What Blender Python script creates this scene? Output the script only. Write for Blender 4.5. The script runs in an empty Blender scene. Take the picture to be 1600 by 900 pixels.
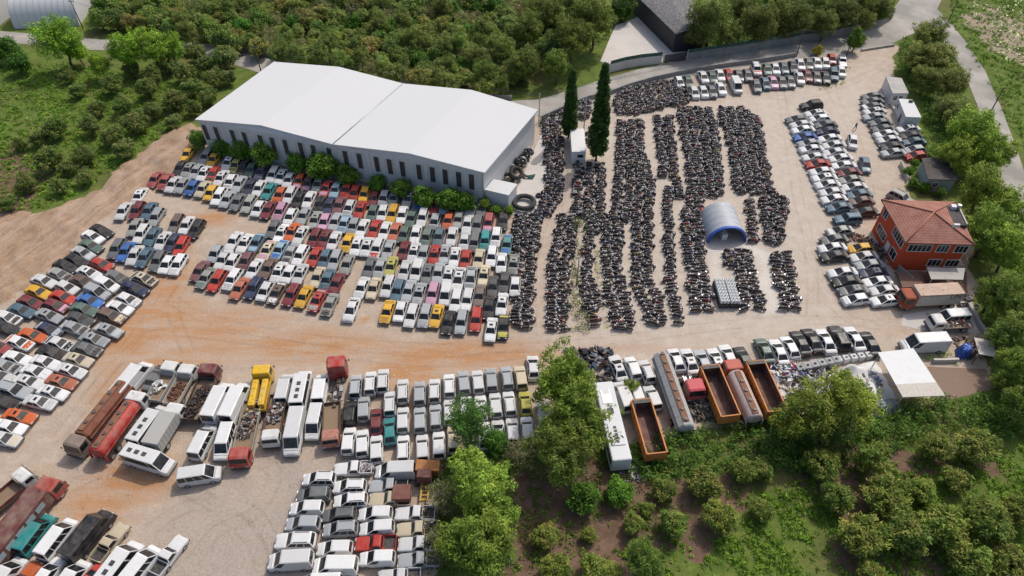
import bpy, bmesh, math, random, re
import numpy as np
from mathutils import Vector, Matrix
rnd = random.Random(7)
S = bpy.context.scene
COL = S.collection
PI = math.pi
# ------------------------------------------------------------------ camera
TH, CH, FPX = math.radians(46.0), 77.0, 1090.0
def ray(px, py):
    x = (px-800)/FPX; v = (py-450)/FPX
    return np.array([x, math.cos(TH)-v*math.sin(TH), -math.sin(TH)-v*math.cos(TH)])
def G(px, py, z=0.0):
    d = ray(px, py); s = (z-CH)/d[2]
    return (d[0]*s, d[1]*s, z)
def V3(px, py, z=0.0): return Vector(G(px, py, z))
def wall_hit(px, py, P0, P1):
    """where the line of sight meets the vertical wall P0-P1: (metres along the wall, height)"""
    d = Vector(ray(px, py)); o = Vector((0, 0, CH))
    u = Vector((P1[0]-P0[0], P1[1]-P0[1], 0)).normalized(); n = Vector((u.y, -u.x, 0))
    p0 = Vector((P0[0], P0[1], 0))
    t = (p0-o).dot(n)/d.dot(n); p = o+d*t
    return (p-p0).dot(u), p.z
cam = bpy.data.cameras.new('camera'); co = bpy.data.objects.new('camera', cam); COL.objects.link(co)
co.location = (0, 0, CH); co.rotation_euler = (PI/2-TH, 0, 0)
cam.sensor_width = 36; cam.lens = FPX/1600*36; cam.clip_end = 5000; cam.clip_start = 0.5
S.camera = co
# ------------------------------------------------------------------ light
SUN_EL, SUN_AZ = math.radians(53), math.atan2(0.64, 0.77)      # azimuth from +Y towards +X
w = bpy.data.worlds.new('World'); S.world = w; w.use_nodes = True
nt = w.node_tree; bg = nt.nodes['Background']
sky = nt.nodes.new('ShaderNodeTexSky'); sky.sky_type = 'NISHITA'; sky.sun_disc = False
sky.sun_elevation = SUN_EL; sky.sun_rotation = SUN_AZ; sky.air_density = 1.0; sky.dust_density = 3.5; sky.ozone_density = .4
nt.links.new(sky.outputs[0], bg.inputs[0]); bg.inputs[1].default_value = 0.15
sl = bpy.data.lights.new('sun', 'SUN'); so = bpy.data.objects.new('sun', sl); COL.objects.link(so)
sl.energy = 2.5; sl.angle = math.radians(0.9); sl.color = (1, .95, .87)
sv = Vector((math.sin(SUN_AZ)*math.cos(SUN_EL), math.cos(SUN_AZ)*math.cos(SUN_EL), math.sin(SUN_EL)))
so.rotation_euler = sv.to_track_quat('Z', 'Y').to_euler(); so.location = (60, 80, 120)
S.view_settings.view_transform = 'Standard'; S.view_settings.look = 'None'; S.view_settings.gamma = 1
S.view_settings.exposure = 0.03
S.render.engine = 'CYCLES'; S.cycles.max_bounces = 5; S.cycles.diffuse_bounces = 3; S.cycles.use_denoising = True
# ------------------------------------------------------------------ materials
MATS = {}
def nodes_of(name):
    m = bpy.data.materials.new(name); m.use_nodes = True; MATS[name] = m
    return m, m.node_tree, m.node_tree.nodes['Principled BSDF']
def N(t, typ, **kw):
    n = t.nodes.new(typ)
    for k, v in kw.items(): setattr(n, k, v)
    return n
def mixc(t, fac, a, b, mode='MIX'):
    n = N(t, 'ShaderNodeMix', data_type='RGBA', blend_type=mode)
    for s, v in ((n.inputs[0], fac), (n.inputs[6], a), (n.inputs[7], b)):
        if hasattr(v, 'is_output'): t.links.new(v, s)
        elif isinstance(v, (int, float)): s.default_value = v
        else: s.default_value = (*v[:3], 1)
    return n.outputs[2]
def mth(t, op, a, b=0.0, c=None, clamp=False):
    n = N(t, 'ShaderNodeMath', operation=op, use_clamp=clamp)
    for s, v in zip(n.inputs, (a, b, c)):
        if v is None: continue
        if hasattr(v, 'is_output'): t.links.new(v, s)
        else: s.default_value = v
    return n.outputs[0]
def ramp(t, x, lo, hi):
    n = N(t, 'ShaderNodeMapRange', clamp=True)
    t.links.new(x, n.inputs[0]); n.inputs[1].default_value = lo; n.inputs[2].default_value = hi
    return n.outputs[0]
def noise(t, vec, scale, detail=4, rough=.55):
    n = N(t, 'ShaderNodeTexNoise'); n.inputs['Scale'].default_value = scale
    n.inputs['Detail'].default_value = detail; n.inputs['Roughness'].default_value = rough
    if vec is not None: t.links.new(vec, n.inputs['Vector'])
    return n.outputs['Fac']
def simple(name, col, rough=.6, metal=0.0, var=.25, scale=3.0, dirt=(.25, .2, .15), spec=.4):
    m, t, p = nodes_of(name)
    tc = N(t, 'ShaderNodeTexCoord').outputs['Object']
    oi = N(t, 'ShaderNodeObjectInfo')
    off = N(t, 'ShaderNodeVectorMath', operation='ADD'); t.links.new(tc, off.inputs[0])
    cx = N(t, 'ShaderNodeCombineXYZ'); t.links.new(mth(t, 'MULTIPLY', oi.outputs['Random'], 60), cx.inputs[0]); t.links.new(cx.outputs[0], off.inputs[1])
    f = ramp(t, noise(t, off.outputs[0], scale), .42, .72)
    t.links.new(mixc(t, mth(t, 'MULTIPLY', f, var), col, dirt), p.inputs['Base Color'])
    p.inputs['Roughness'].default_value = rough; p.inputs['Metallic'].default_value = metal
    p.inputs['Specular IOR Level'].default_value = spec
    return m
def painted(name, dust=.4, rust=.3, rough=.38, scale=1.3):
    """paint in the object's own colour, weathered by dust and rust"""
    m, t, p = nodes_of(name)
    tc = N(t, 'ShaderNodeTexCoord').outputs['Object']
    oi = N(t, 'ShaderNodeObjectInfo')
    off = N(t, 'ShaderNodeVectorMath', operation='ADD'); t.links.new(tc, off.inputs[0])
    cx = N(t, 'ShaderNodeCombineXYZ'); t.links.new(mth(t, 'MULTIPLY', oi.outputs['Random'], 80), cx.inputs[0]); t.links.new(cx.outputs[0], off.inputs[1])
    v = off.outputs[0]
    n1 = ramp(t, noise(t, v, scale, 5, .6), .38, .75)
    n2 = ramp(t, noise(t, v, scale*2.2, 5, .7), .57, .65)
    r2 = ramp(t, oi.outputs['Random'], .35, .85)
    c = mixc(t, mth(t, 'MULTIPLY', n1, dust), oi.outputs['Color'], (.36, .31, .25))
    c = mixc(t, mth(t, 'MULTIPLY', mth(t, 'MULTIPLY', n2, r2), rust), c, (.13, .06, .03))
    t.links.new(c, p.inputs['Base Color'])
    t.links.new(mth(t, 'MULTIPLY_ADD', n1, .3, rough), p.inputs['Roughness'])
    p.inputs['Specular IOR Level'].default_value = .3
    return m
painted('paint_old', .2, .9, .45); painted('paint', .2, .12, .28); painted('paint_truck', .45, .6, .5, .8); painted('rusty', .25, 1.0, .75, 1.0)
simple('glass', (.010, .012, .015), .15, 0, .45, 2, (.09, .085, .08), .4)
simple('rubber', (.02, .02, .021), .8, 0, .4, 4)
simple('trim', (.035, .035, .038), .6, 0, .3)
simple('engine_metal', (.085, .072, .068), .55, .1, .9, 8, (.20, .13, .09))
simple('lamp_clear', (.55, .55, .55), .2, 0, .2); simple('lamp_red', (.25, .02, .02), .3, 0, .2)
simple('white_metal', (.56, .57, .58), .5, 0, .2, .2, (.42, .42, .41)); simple('roof_sheet', (.575, .575, .57), .7, 0, .12, .06, (.52, .52, .51), .2)
simple('white_paint', (.62, .62, .61), .6, 0, .2, 1.0, (.42, .40, .37)); simple('concrete', (.42, .40, .37), .9, 0, .5, .7, (.25, .23, .2))
simple('pale_concrete', (.54, .50, .46), .9, 0, .5, .35, (.42, .39, .36)); simple('grey_wall', (.25, .245, .235), .9, 0, .6, .8, (.14, .13, .12))
simple('dark_cladding', (.035, .033, .038), .6, 0, .5, .6, (.06, .055, .06)); simple('red_wall', (.50, .07, .022), .8, 0, .3, .5, (.40, .07, .03))
simple('brown_stone', (.16, .085, .06), .85, 0, .4); simple('wood', (.22, .15, .09), .8, 0, .5, 2); simple('bark', (.10, .075, .055), .9, 0, .6, 4, (.05, .04, .03))
simple('steel', (.42, .43, .44), .45, .5, .4, 1.2, (.25, .22, .2)); simple('blue_tarp', (.02, .09, .42), .45, 0, .2); simple('white_tarp', (.66, .66, .64), .6, 0, .5, .6, (.42, .41, .38))
simple('grey_tarp', (.30, .30, .31), .6, 0, .5, 1, (.1, .1, .1)); simple('green_mesh', (.02, .085, .06), .8, 0, .4); simple('brown_deck', (.21, .14, .10), .85, 0, .5)
simple('dark_fabric', (.035, .018, .016), .9, 0, .3); simple('skin', (.35, .2, .13), .6, 0, .1); simple('cream', (.50, .46, .40), .7, 0, .4)
simple('tyre', (.03, .03, .03), .85, 0, .6, 3, (.09, .085, .08)); simple('bin_white', (.68, .70, .70), .5, 0, .4, 5, (.35, .36, .36))
simple('shed_blue', (.26, .33, .36), .7, 0, .4); simple('dark_roof', (.05, .044, .042), .8, 0, .6, 1.2, (.12, .10, .09)); simple('black_text', (.03, .03, .03), .7, 0, .1)
simple('cargo_hull', (.13, .06, .045), .8, 0, .7, 1.0, (.26, .18, .15))
def attr_paint(name, rough):
    m, t, p = nodes_of(name)
    a = N(t, 'ShaderNodeAttribute', attribute_name='Col'); t.links.new(a.outputs['Color'], p.inputs['Base Color']); p.inputs['Roughness'].default_value = rough
    return m
attr_paint('col_paint', .4); attr_paint('col_rough', .85)
def leaf_mat():
    m, t, p = nodes_of('leaf')
    a = N(t, 'ShaderNodeAttribute', attribute_name='Col'); oi = N(t, 'ShaderNodeObjectInfo')
    c = mixc(t, 1.0, a.outputs['Color'], oi.outputs['Color'], 'MULTIPLY')
    t.links.new(c, p.inputs['Base Color']); p.inputs['Roughness'].default_value = .65; p.inputs['Specular IOR Level'].default_value = .25
    tr = N(t, 'ShaderNodeBsdfTranslucent'); t.links.new(mixc(t, .5, c, (.12, .2, .02)), tr.inputs[0])
    mx = N(t, 'ShaderNodeMixShader'); mx.inputs[0].default_value = .30
    t.links.new(p.outputs[0], mx.inputs[1]); t.links.new(tr.outputs[0], mx.inputs[2])
    t.links.new(mx.outputs[0], t.nodes['Material Output'].inputs[0])
leaf_mat()
def tile_mat():
    m, t, p = nodes_of('roof_tile')
    tc = N(t, 'ShaderNodeTexCoord').outputs['UV']
    b = N(t, 'ShaderNodeTexBrick'); t.links.new(tc, b.inputs['Vector']); b.inputs['Scale'].default_value = 1
    b.inputs['Brick Width'].default_value = .35; b.inputs['Row Height'].default_value = .42; b.inputs['Mortar Size'].default_value = .05
    b.inputs['Color1'].default_value = (.37, .145, .10, 1); b.inputs['Color2'].default_value = (.31, .12, .085, 1); b.inputs['Mortar'].default_value = (.16, .06, .045, 1)
    n = noise(t, tc, .5); t.links.new(mixc(t, mth(t, 'MULTIPLY', ramp(t, n, .4, .7), .45), b.outputs['Color'], (.40, .24, .18)), p.inputs['Base Color'])
    p.inputs['Roughness'].default_value = .85
tile_mat()
def flecked(name, a, b, scale, bandscale=None):
    m, t, p = nodes_of(name); tc = N(t, 'ShaderNodeTexCoord').outputs['Object']
    t.links.new(mixc(t, ramp(t, noise(t, tc, scale, 6, .75), .42, .6), a, b), p.inputs['Base Color']); p.inputs['Roughness'].default_value = .8
flecked('slate', (.05, .05, .055), (.20, .19, .19), 2.5); flecked('scrap_mix', (.05, .035, .03), (.28, .2, .15), 5)
def road_mat():
    m, t, p = nodes_of('road_surface'); g = N(t, 'ShaderNodeNewGeometry').outputs['Position']
    c = mixc(t, ramp(t, noise(t, g, .12, 5), .4, .62), (.24, .225, .20), (.38, .35, .31))
    c = mixc(t, mth(t, 'MULTIPLY', ramp(t, noise(t, g, 2.2, 4), .5, .7), .35), c, (.20, .19, .17))
    t.links.new(c, p.inputs['Base Color']); p.inputs['Roughness'].default_value = .9
road_mat()
# ------------------------------------------------------------------ mesh builder
class MB:
    def __init__(s): s.b = bmesh.new(); s.mats = []
    def mi(s, m):
        if m not in s.mats: s.mats.append(m)
        return s.mats.index(m)
    def face(s, pts, m, smooth=False):
        f = s.b.faces.new([s.b.verts.new(p) for p in pts]); f.material_index = s.mi(m); f.smooth = smooth; return f
    def loft(s, rings, m, caps=True, smooth=False, close=True):
        vs = [[s.b.verts.new(p) for p in r] for r in rings]; k = s.mi(m); n = len(rings[0])
        for a, b in zip(vs, vs[1:]):
            for i in range(n if close else n-1):
                f = s.b.faces.new((a[i], a[(i+1) % n], b[(i+1) % n], b[i])); f.material_index = k; f.smooth = smooth
        if caps:
            for r in (vs[0][::-1], vs[-1]):
                f = s.b.faces.new(r); f.material_index = k
    def box(s, c, d, m, rz=0.0, bev=0.0, top=1.0, rot=None):
        x, y, z = (v/2 for v in d); R = rot or Matrix.Rotation(rz, 3, 'Z'); c = Vector(c)
        P = [c+R@Vector(p) for p in ((-x, -y, -z), (x, -y, -z), (x, y, -z), (-x, y, -z), (-x*top, -y*top, z), (x*top, -y*top, z), (x*top, y*top, z), (-x*top, y*top, z))]
        v = [s.b.verts.new(p) for p in P]; k = s.mi(m); fs = []
        for q in ((3, 2, 1, 0), (4, 5, 6, 7), (0, 1, 5, 4), (1, 2, 6, 5), (2, 3, 7, 6), (3, 0, 4, 7)):
            f = s.b.faces.new([v[i] for i in q]); f.material_index = k; fs.append(f)
        if bev:
            es = list({e for f in fs for e in f.edges})
            r = bmesh.ops.bevel(s.b, geom=es, offset=bev, segments=2, affect='EDGES', profile=.5)
            for f in r['faces']: f.material_index = k
    def cyl(s, p0, p1, r0, m, r1=None, n=8, caps=True, smooth=True):
        p0, p1 = Vector(p0), Vector(p1); r1 = r0 if r1 is None else r1
        q = (p1-p0).to_track_quat('Z', 'Y')
        ring = lambda p, r: [p+q@Vector((r*math.cos(a*2*PI/n), r*math.sin(a*2*PI/n), 0)) for a in range(n)]
        s.loft([ring(p0, r0), ring(p1, r1)], m, caps, smooth)
    def tube(s, pts, r, m, n=6):
        for a, b in zip(pts, pts[1:]): s.cyl(a, b, r, m, n=n)
    def torus(s, c, axis, R, r, m, n=16, k=6):
        q = Vector(axis).to_track_quat('Z', 'Y'); c = Vector(c); rings = []
        for i in range(n+1):
            a = 2*PI*i/n
            rings.append([c+q@Vector(((R+r*math.cos(b*2*PI/k))*math.cos(a), (R+r*math.cos(b*2*PI/k))*math.sin(a), r*math.sin(b*2*PI/k))) for b in range(k)])
        s.loft(rings, m, False, True)
    def mesh(s, name):
        bmesh.ops.recalc_face_normals(s.b, faces=s.b.faces[:])
        me = bpy.data.meshes.new(name); s.b.to_mesh(me); s.b.free()
        for m in s.mats: me.materials.append(MATS[m])
        return me
    def obj(s, name, parent=None, loc=None, color=None):
        return link(name, s.mesh(name), parent, loc, color)
def link(name, me, parent=None, loc=None, color=None):
    o = bpy.data.objects.new(name, me); COL.objects.link(o)
    if parent is not None: o.parent = parent
    if loc is not None: o.location = loc
    if color is not None: o.color = (*color[:3], 1)
    return o
def tag(o, label, cat, group=None, kind=None):
    if label: o['label'] = label
    if cat: o['category'] = cat
    if group: o['group'] = group
    if kind: o['kind'] = kind
    return o
def empty(name, loc, rz, label, cat, group=None):
    o = bpy.data.objects.new(name, None); COL.objects.link(o); o.location = loc; o.rotation_euler = (0, 0, rz); o.empty_display_size = .2
    return tag(o, label, cat, group)
ORD = ['zeroth', 'first', 'second', 'third', 'fourth', 'fifth', 'sixth', 'seventh', 'eighth', 'ninth', 'tenth']
def nth(i): return ORD[i] if i < 11 else f"{i}{'th' if 10 < i % 100 < 14 else {1: 'st', 2: 'nd', 3: 'rd'}.get(i % 10, 'th')}"
USED = {}
def uniq(first, second, third=None):
    """the first wording nobody has used yet"""
    for s in (first, second):
        if s and s not in USED: USED[s] = 1; return s
    if third: second = third
    if second not in USED: USED[second] = 1; return second
    k = 2
    while f"{second}, {nth(k)} such" in USED: k += 1
    s = f"{second}, {nth(k)} such"; USED[s] = 1
    return s
def heading(px, py, dx, dy, z=0.0):
    a = V3(px, py, z); k = 12/math.hypot(dx, dy); b = V3(px+dx*k, py+dy*k, z)
    return math.atan2(b.y-a.y, b.x-a.x)
# ------------------------------------------------------------------ vehicles
def ringpts(x, zt, w, zb=.24, crown=.03, zmid=.6):
    half = [(0, zt+crown), (.62*w, zt+crown*.6), (.88*w, zt-.01), (.97*w, zt-.09), (w, zmid), (.975*w, .42), (.92*w, zb)]
    pts = [(x, y, z) for y, z in half] + [(x, -y, z) for y, z in half[:0:-1]]
    return pts
def wheel_mesh(r, wd, name='wheel'):
    m = MB(); m.cyl((0, -wd/2, 0), (0, wd/2, 0), r, 'rubber', n=14, smooth=False)
    for s in (-1, 1): m.cyl((0, s*wd/2, 0), (0, s*(wd/2+.012), 0), r*.62, 'steel', n=10, smooth=False)
    return m.mesh(name)
WHEELS = {}
def wheel(r, wd):
    k = (round(r, 2), round(wd, 2))
    if k not in WHEELS: WHEELS[k] = wheel_mesh(r, wd)
    return WHEELS[k]
def inset(P, u0, u1, v0, v1, off):
    """a quad on the bilinear patch P (bl, br, tr, tl), lifted by off along its normal"""
    P = [Vector(p) for p in P]
    n = (P[1]-P[0]).cross(P[3]-P[0]).normalized()*off
    f = lambda u, v: (P[0]*(1-u)*(1-v)+P[1]*u*(1-v)+P[2]*u*v+P[3]*(1-u)*v)+n
    return [f(u0, v0), f(u1, v0), f(u1, v1), f(u0, v1)]
def car_parts(L, W, H, belt, hood, trunk, xrb, xrt, xft, xfb, paint, wr=.33, tw=.76, panes=((.05, .47), (.53, .95)), rear=True, trunklid=True, sunroof=False,
              nohood=False, openhood=False, rack=False, bumper='trim', bed=False, wb=.58, hatch_dark=False, vents=0, open_glass=False, lamps=True):
    P = []; h = L/2; w = W/2
    m = MB()
    st = [(-h, trunk-.30, .86*w), (-h+.06, trunk-.10, .93*w), (-h+.22, trunk-.01, .97*w), (xrb+.02, belt if not bed else trunk, w), (xfb-.05, belt, w), (xfb+.15, hood+.03, w), (h-.45, hood-.05, .98*w), (h-.14, hood-.13, .94*w), (h-.02, hood-.24, .88*w), (h, hood-.34, .82*w)]
    m.loft([ringpts(*s) for s in st], paint)
    if bumper:
        for sx, z in ((h-.02, .46), (-h+.02, .48)): m.box((sx, 0, z), (.16, W*.97, .17), bumper if bumper != 'body' else paint, bev=.03)
    # greenhouse
    a, b, zr = .93*w, tw*w, H
    B = [(xrb, -a, belt-.03), (xfb, -a, belt-.03), (xfb, a, belt-.03), (xrb, a, belt-.03)]
    T = [(xrt, -b, zr-.05), (xft, -b, zr-.05), (xft, b, zr-.05), (xrt, b, zr-.05)]
    R = [(xrt+.1, -b+.1, zr), (xft-.14, -b+.1, zr), (xft-.14, b-.1, zr), (xrt+.1, b-.1, zr)]
    m.loft([B, T, R], paint)
    if rack:
        for y in (-b+.12, b-.12): m.box(((xrt+xft)/2, y, zr+.05), ((xft-xrt)*.75, .04, .05), 'trim')
    for i in range(vents): m.box((xrt+(xft-xrt)*(.2+.22*i), 0, zr+.04), (.55, .5, .09), 'trim', bev=.02)
    P.append(('body', m.mesh('body'), (0, 0, 0), 1))
    if sunroof:
        q = MB(); q.box((xrt+(xft-xrt)*.55, 0, zr+.006), ((xft-xrt)*.32, b*.9, .012), 'glass'); P.append(('sunroof', q.mesh('sunroof'), (0, 0, 0), 0))
    q = MB(); x0, x1 = xfb+.20, h-.20
    if nohood:
        q.box(((x0+x1)/2, 0, hood+.0), (x1-x0, W*.72, .06), 'engine_metal'); q.box((x0+.3, .1, hood+.06), (.4, .5, .12), 'engine_metal', bev=.03); q.box((x1-.2, 0, hood-.01), (.15, W*.6, .1), 'trim')
        P.append(('engine_bay', q.mesh('engine_bay'), (0, 0, 0), 0))
    elif openhood:
        q.box(((x0+x1)/2, 0, hood+.0), (x1-x0, W*.72, .06), 'engine_metal'); q.box((x0+.35, .1, hood+.05), (.4, .5, .12), 'engine_metal', bev=.03); P.append(('engine_bay', q.mesh('engine_bay'), (0, 0, 0), 0))
        q = MB(); q.box((x0+.28, 0, hood+.48), (x1-x0, W*.8, .03), paint, rot=Matrix.Rotation(-1.05, 3, 'Y')); P.append(('hood', q.mesh('hood'), (0, 0, 0), 2))
    elif x1-x0 > .25:
        zf = lambda x: hood+.05-(x-xfb-.15)/(h-.45-xfb-.15)*.08 if x < h-.45 else hood-.03-(x-h+.45)/.31*.08
        rr = [[(x, -.8*w*k, zf(x)-.012), (x, -.4*w, zf(x)+.016), (x, .4*w, zf(x)+.016), (x, .8*w*k, zf(x)-.012)] for x, k in ((x0, 1), ((x0+x1)/2, 1), (x1, .95))]
        q.loft(rr, paint, False, False, False); P.append(('hood', q.mesh('hood'), (0, 0, 0), 2))
    if trunklid and xrb+h > .5:
        q = MB(); q.box(((-h+.25+xrb)/2, 0, trunk+.02), (xrb+h-.40, W*.76, .03), paint); P.append(('trunk_lid', q.mesh('trunk_lid'), (0, 0, 0), 2))
    g = 'trim' if open_glass else 'glass'
    q = MB(); q.face(inset((B[1], B[2], T[2], T[1]), .06, .94, .08, .95, .012), g); P.append(('windscreen', q.mesh('windscreen'), (0, 0, 0), 0))
    if rear:
        q = MB(); q.face(inset((B[3], B[0], T[0], T[3]), .08, .92, .12 if not hatch_dark else .05, .93, .012), g); P.append(('rear_window', q.mesh('rear_window'), (0, 0, 0), 0))
    for sd in (0, 1):
        q = MB(); Q = (B[0], B[1], T[1], T[0]) if sd == 0 else (B[2], B[3], T[3], T[2])
        for u0, u1 in panes:
            a0, a1 = (u0, u1) if sd == 0 else (1-u1, 1-u0)
            q.face(inset(Q, a0, a1, .14, .92, .012), g)
        P.append(('side_window', q.mesh('side_window'), (0, 0, 0), 0))
    for sx in (-1, 1):
        for sy in (-1, 1): P.append(('wheel', wheel(wr, .19), (sx*L*wb/2+.02, sy*(w-.085), wr), 0))
    if lamps:
        for sy in (-1, 1):
            q = MB(); q.box((h-.03, sy*.62*w, hood-.24), (.09, .36, .14), 'lamp_clear', bev=.02); P.append(('headlight', q.mesh('headlight'), (0, 0, 0), 0))
            q = MB(); q.box((-h+.03, sy*.68*w, trunk-.22), (.08, .26, .14), 'lamp_red', bev=.02); P.append(('tail_light', q.mesh('tail_light'), (0, 0, 0), 0))
    return P
def pickup_parts(L, W, H, paint, load=None, cab=.0):
    P = car_parts(L, W, H, .98, .95, .62, cab-.85, cab-.72, cab+.12, cab+.62, paint, .34, .8, ((.1, .85),), True, False, bed=True)
    m = MB(); x0, x1 = -L/2-.12, cab-.92; zc = .66; h = .44
    m.box(((x0+x1)/2, 0, zc), (x1-x0, W, .08), 'trim')
    for sy in (-1, 1): m.box(((x0+x1)/2, sy*(W/2-.03), zc+h/2), (x1-x0, .06, h), paint)
    for sx in (x0+.03, x1-.03): m.box((sx, 0, zc+h/2+.002), (.06, W-.122, h), paint)
    P.append(('cargo_bed', m.mesh('cargo_bed'), (0, 0, 0), 1))
    return P
KINDS = {}
def kind(code, name, cat, noun, parts, L, W, H, zc): KINDS[code] = dict(name=name, cat=cat, noun=noun, parts=parts, L=L, W=W, H=H, zc=zc)
OS = dict(L=4.2, W=1.63, H=1.40, belt=.90, hood=.86, trunk=.90, xrb=-1.42, xrt=-.88, xft=.22, xfb=.96, paint='paint_old', tw=.71)
kind('s', 'boxy_sedan', 'car', 'boxy sedan', car_parts(**OS), 4.2, 1.63, 1.4, 1.3)
kind('S', 'boxy_sedan', 'car', 'boxy sedan', car_parts(**OS, sunroof=True), 4.2, 1.63, 1.4, 1.3)
kind('x', 'stripped_sedan', 'car', 'bonnetless sedan', car_parts(**OS, nohood=True, open_glass=True), 4.2, 1.63, 1.4, 1.3)
kind('w', 'station_wagon', 'car', 'station wagon', car_parts(L=4.25, W=1.63, H=1.43, belt=.90, hood=.86, trunk=.88, xrb=-2.02, xrt=-1.70, xft=.22, xfb=.95, paint='paint_old', tw=.72, panes=((.03, .3), (.34, .62), (.66, .95)), trunklid=False), 4.25, 1.63, 1.43, 1.35)
kind('h', 'hatchback', 'car', 'hatchback', car_parts(L=3.85, W=1.64, H=1.42, belt=.92, hood=.90, trunk=.9, xrb=-1.78, xrt=-1.2, xft=.25, xfb=1.05, paint='paint_old', tw=.71, trunklid=False), 3.85, 1.64, 1.42, 1.35)
MS = dict(L=4.55, W=1.76, H=1.46, belt=.96, hood=.93, trunk=1.0, xrb=-1.75, xrt=-.95, xft=.22, xfb=1.28, paint='paint', tw=.67, bumper='body')
kind('m', 'sedan', 'car', 'sedan', car_parts(**MS), 4.55, 1.76, 1.46, 1.35)
kind('M', 'sedan', 'car', 'sedan', car_parts(**MS, sunroof=True), 4.55, 1.76, 1.46, 1.35)
kind('H', 'compact_hatchback', 'car', 'compact hatchback', car_parts(L=4.05, W=1.72, H=1.48, belt=.97, hood=.95, trunk=.95, xrb=-1.88, xrt=-1.3, xft=.22, xfb=1.25, paint='paint', tw=.68, bumper='body', trunklid=False), 4.05, 1.72, 1.48, 1.4)
kind('u', 'suv', 'car', 'SUV', car_parts(L=4.5, W=1.84, H=1.76, belt=1.1, hood=1.1, trunk=1.05, xrb=-2.15, xrt=-1.85, xft=.28, xfb=.95, paint='paint', wr=.38, tw=.78, panes=((.03, .3), (.34, .62), (.66, .95)), trunklid=False, rack=True), 4.5, 1.84, 1.76, 1.65)
VS = dict(L=3.95, W=1.62, H=1.78, belt=1.03, hood=1.02, trunk=1.0, xrb=-1.93, xrt=-1.72, xft=.25, xfb=1.12, paint='paint', tw=.80, trunklid=False, bumper='trim', wr=.32)
kind('v', 'compact_van', 'van', 'compact van', car_parts(**VS, panes=((.66, .97),)), 3.95, 1.62, 1.78, 1.7)
kind('k', 'compact_van', 'van', 'windowed compact van', car_parts(**VS, panes=((.04, .32), (.37, .66), (.70, .97)), rack=True), 3.95, 1.62, 1.78, 1.7)
LV = dict(L=4.9, W=1.85, H=2.15, belt=1.12, hood=1.15, trunk=1.0, xrb=-2.4, xrt=-2.25, xft=.9, xfb=1.8, paint='paint', tw=.84, trunklid=False, wr=.35, wb=.6)
kind('V', 'cargo_van', 'van', 'cargo van', car_parts(**LV, panes=((.80, .98),)), 4.9, 1.85, 2.15, 2.1)
kind('W', 'passenger_van', 'van', 'passenger van', car_parts(**LV, panes=((.03, .26), (.29, .51), (.54, .76), (.80, .98))), 4.9, 1.85, 2.15, 2.1)
XV = dict(L=6.3, W=2.05, H=2.6, belt=1.3, hood=1.25, trunk=1.0, xrb=-3.1, xrt=-3.0, xft=1.65, xfb=2.5, paint='paint', tw=.90, trunklid=False, wr=.36, wb=.6)
kind('X', 'minibus', 'minibus', 'long minibus', car_parts(**XV, panes=((.03, .76), (.80, .98)), vents=3), 6.3, 2.05, 2.6, 2.55)
kind('Y', 'minibus', 'minibus', 'high-roofed panel van', car_parts(**XV, panes=((.82, .98),)), 6.3, 2.05, 2.6, 2.55)
kind('p', 'pickup', 'pickup', 'open pickup', pickup_parts(4.5, 1.70, 1.55, 'paint'), 4.6, 1.7, 1.55, 1.2)
COLS = dict(W=((.66, .66, .65), 'white'), S=((.36, .38, .39), 'silver'), G=((.13, .14, .145), 'dark grey'), K=((.018, .019, .022), 'black'), R=((.42, .035, .025), 'red'), M=((.16, .022, .03), 'maroon'),
            Y=((.65, .36, .03), 'yellow'), O=((.50, .10, .025), 'orange'), B=((.03, .12, .36), 'blue'), N=((.02, .03, .075), 'navy'), T=((.025, .25, .25), 'teal'), E=((.55, .47, .33), 'cream'),
            L=((.30, .43, .52), 'pale blue'), P=((.50, .28, .38), 'pink'), V=((.10, .16, .13), 'grey-green'), U=((.14, .09, .07), 'brown'), A=((.30, .31, .28), 'faded grey'), D=((.45, .42, .07), 'lime'), C=((.07, .14, .19), 'slate blue'))
def shade(c, k): return tuple(min(.85, max(.01, v*k)) for v in c)
VEH = []          # every parked vehicle: dict
def dup_vehicle(v):
    K = KINDS[v['k']]; col = COLS[v['c']][0]; r = random.Random(v['id']*7+3)
    root = empty(K['name'], (v['x'], v['y'], 0), v['a'], v['label'], K['cat'], v['group']); root.scale = ((1.06, 1.03, 1.03) if v['old'] else (1, 1, 1))
    j = r.uniform(.80, 1.06); base = shade(col, j)
    if v['old'] and r.random() < .15: base = tuple(b*.75+.05 for b in base)
    hood = base
    if v['old'] and r.random() < .4: hood = shade(base, r.choice((.55, .75, .85, 1.15, 1.3)))
    if v.get('hc'): hood = COLS[v['hc']][0]
    for nm, me, loc, t in K['parts']:
        o = bpy.data.objects.new(nm, me); COL.objects.link(o); o.parent = root; o.location = loc
        if t: o.color = (*(base if t == 1 else hood), 1)
    return root
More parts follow.
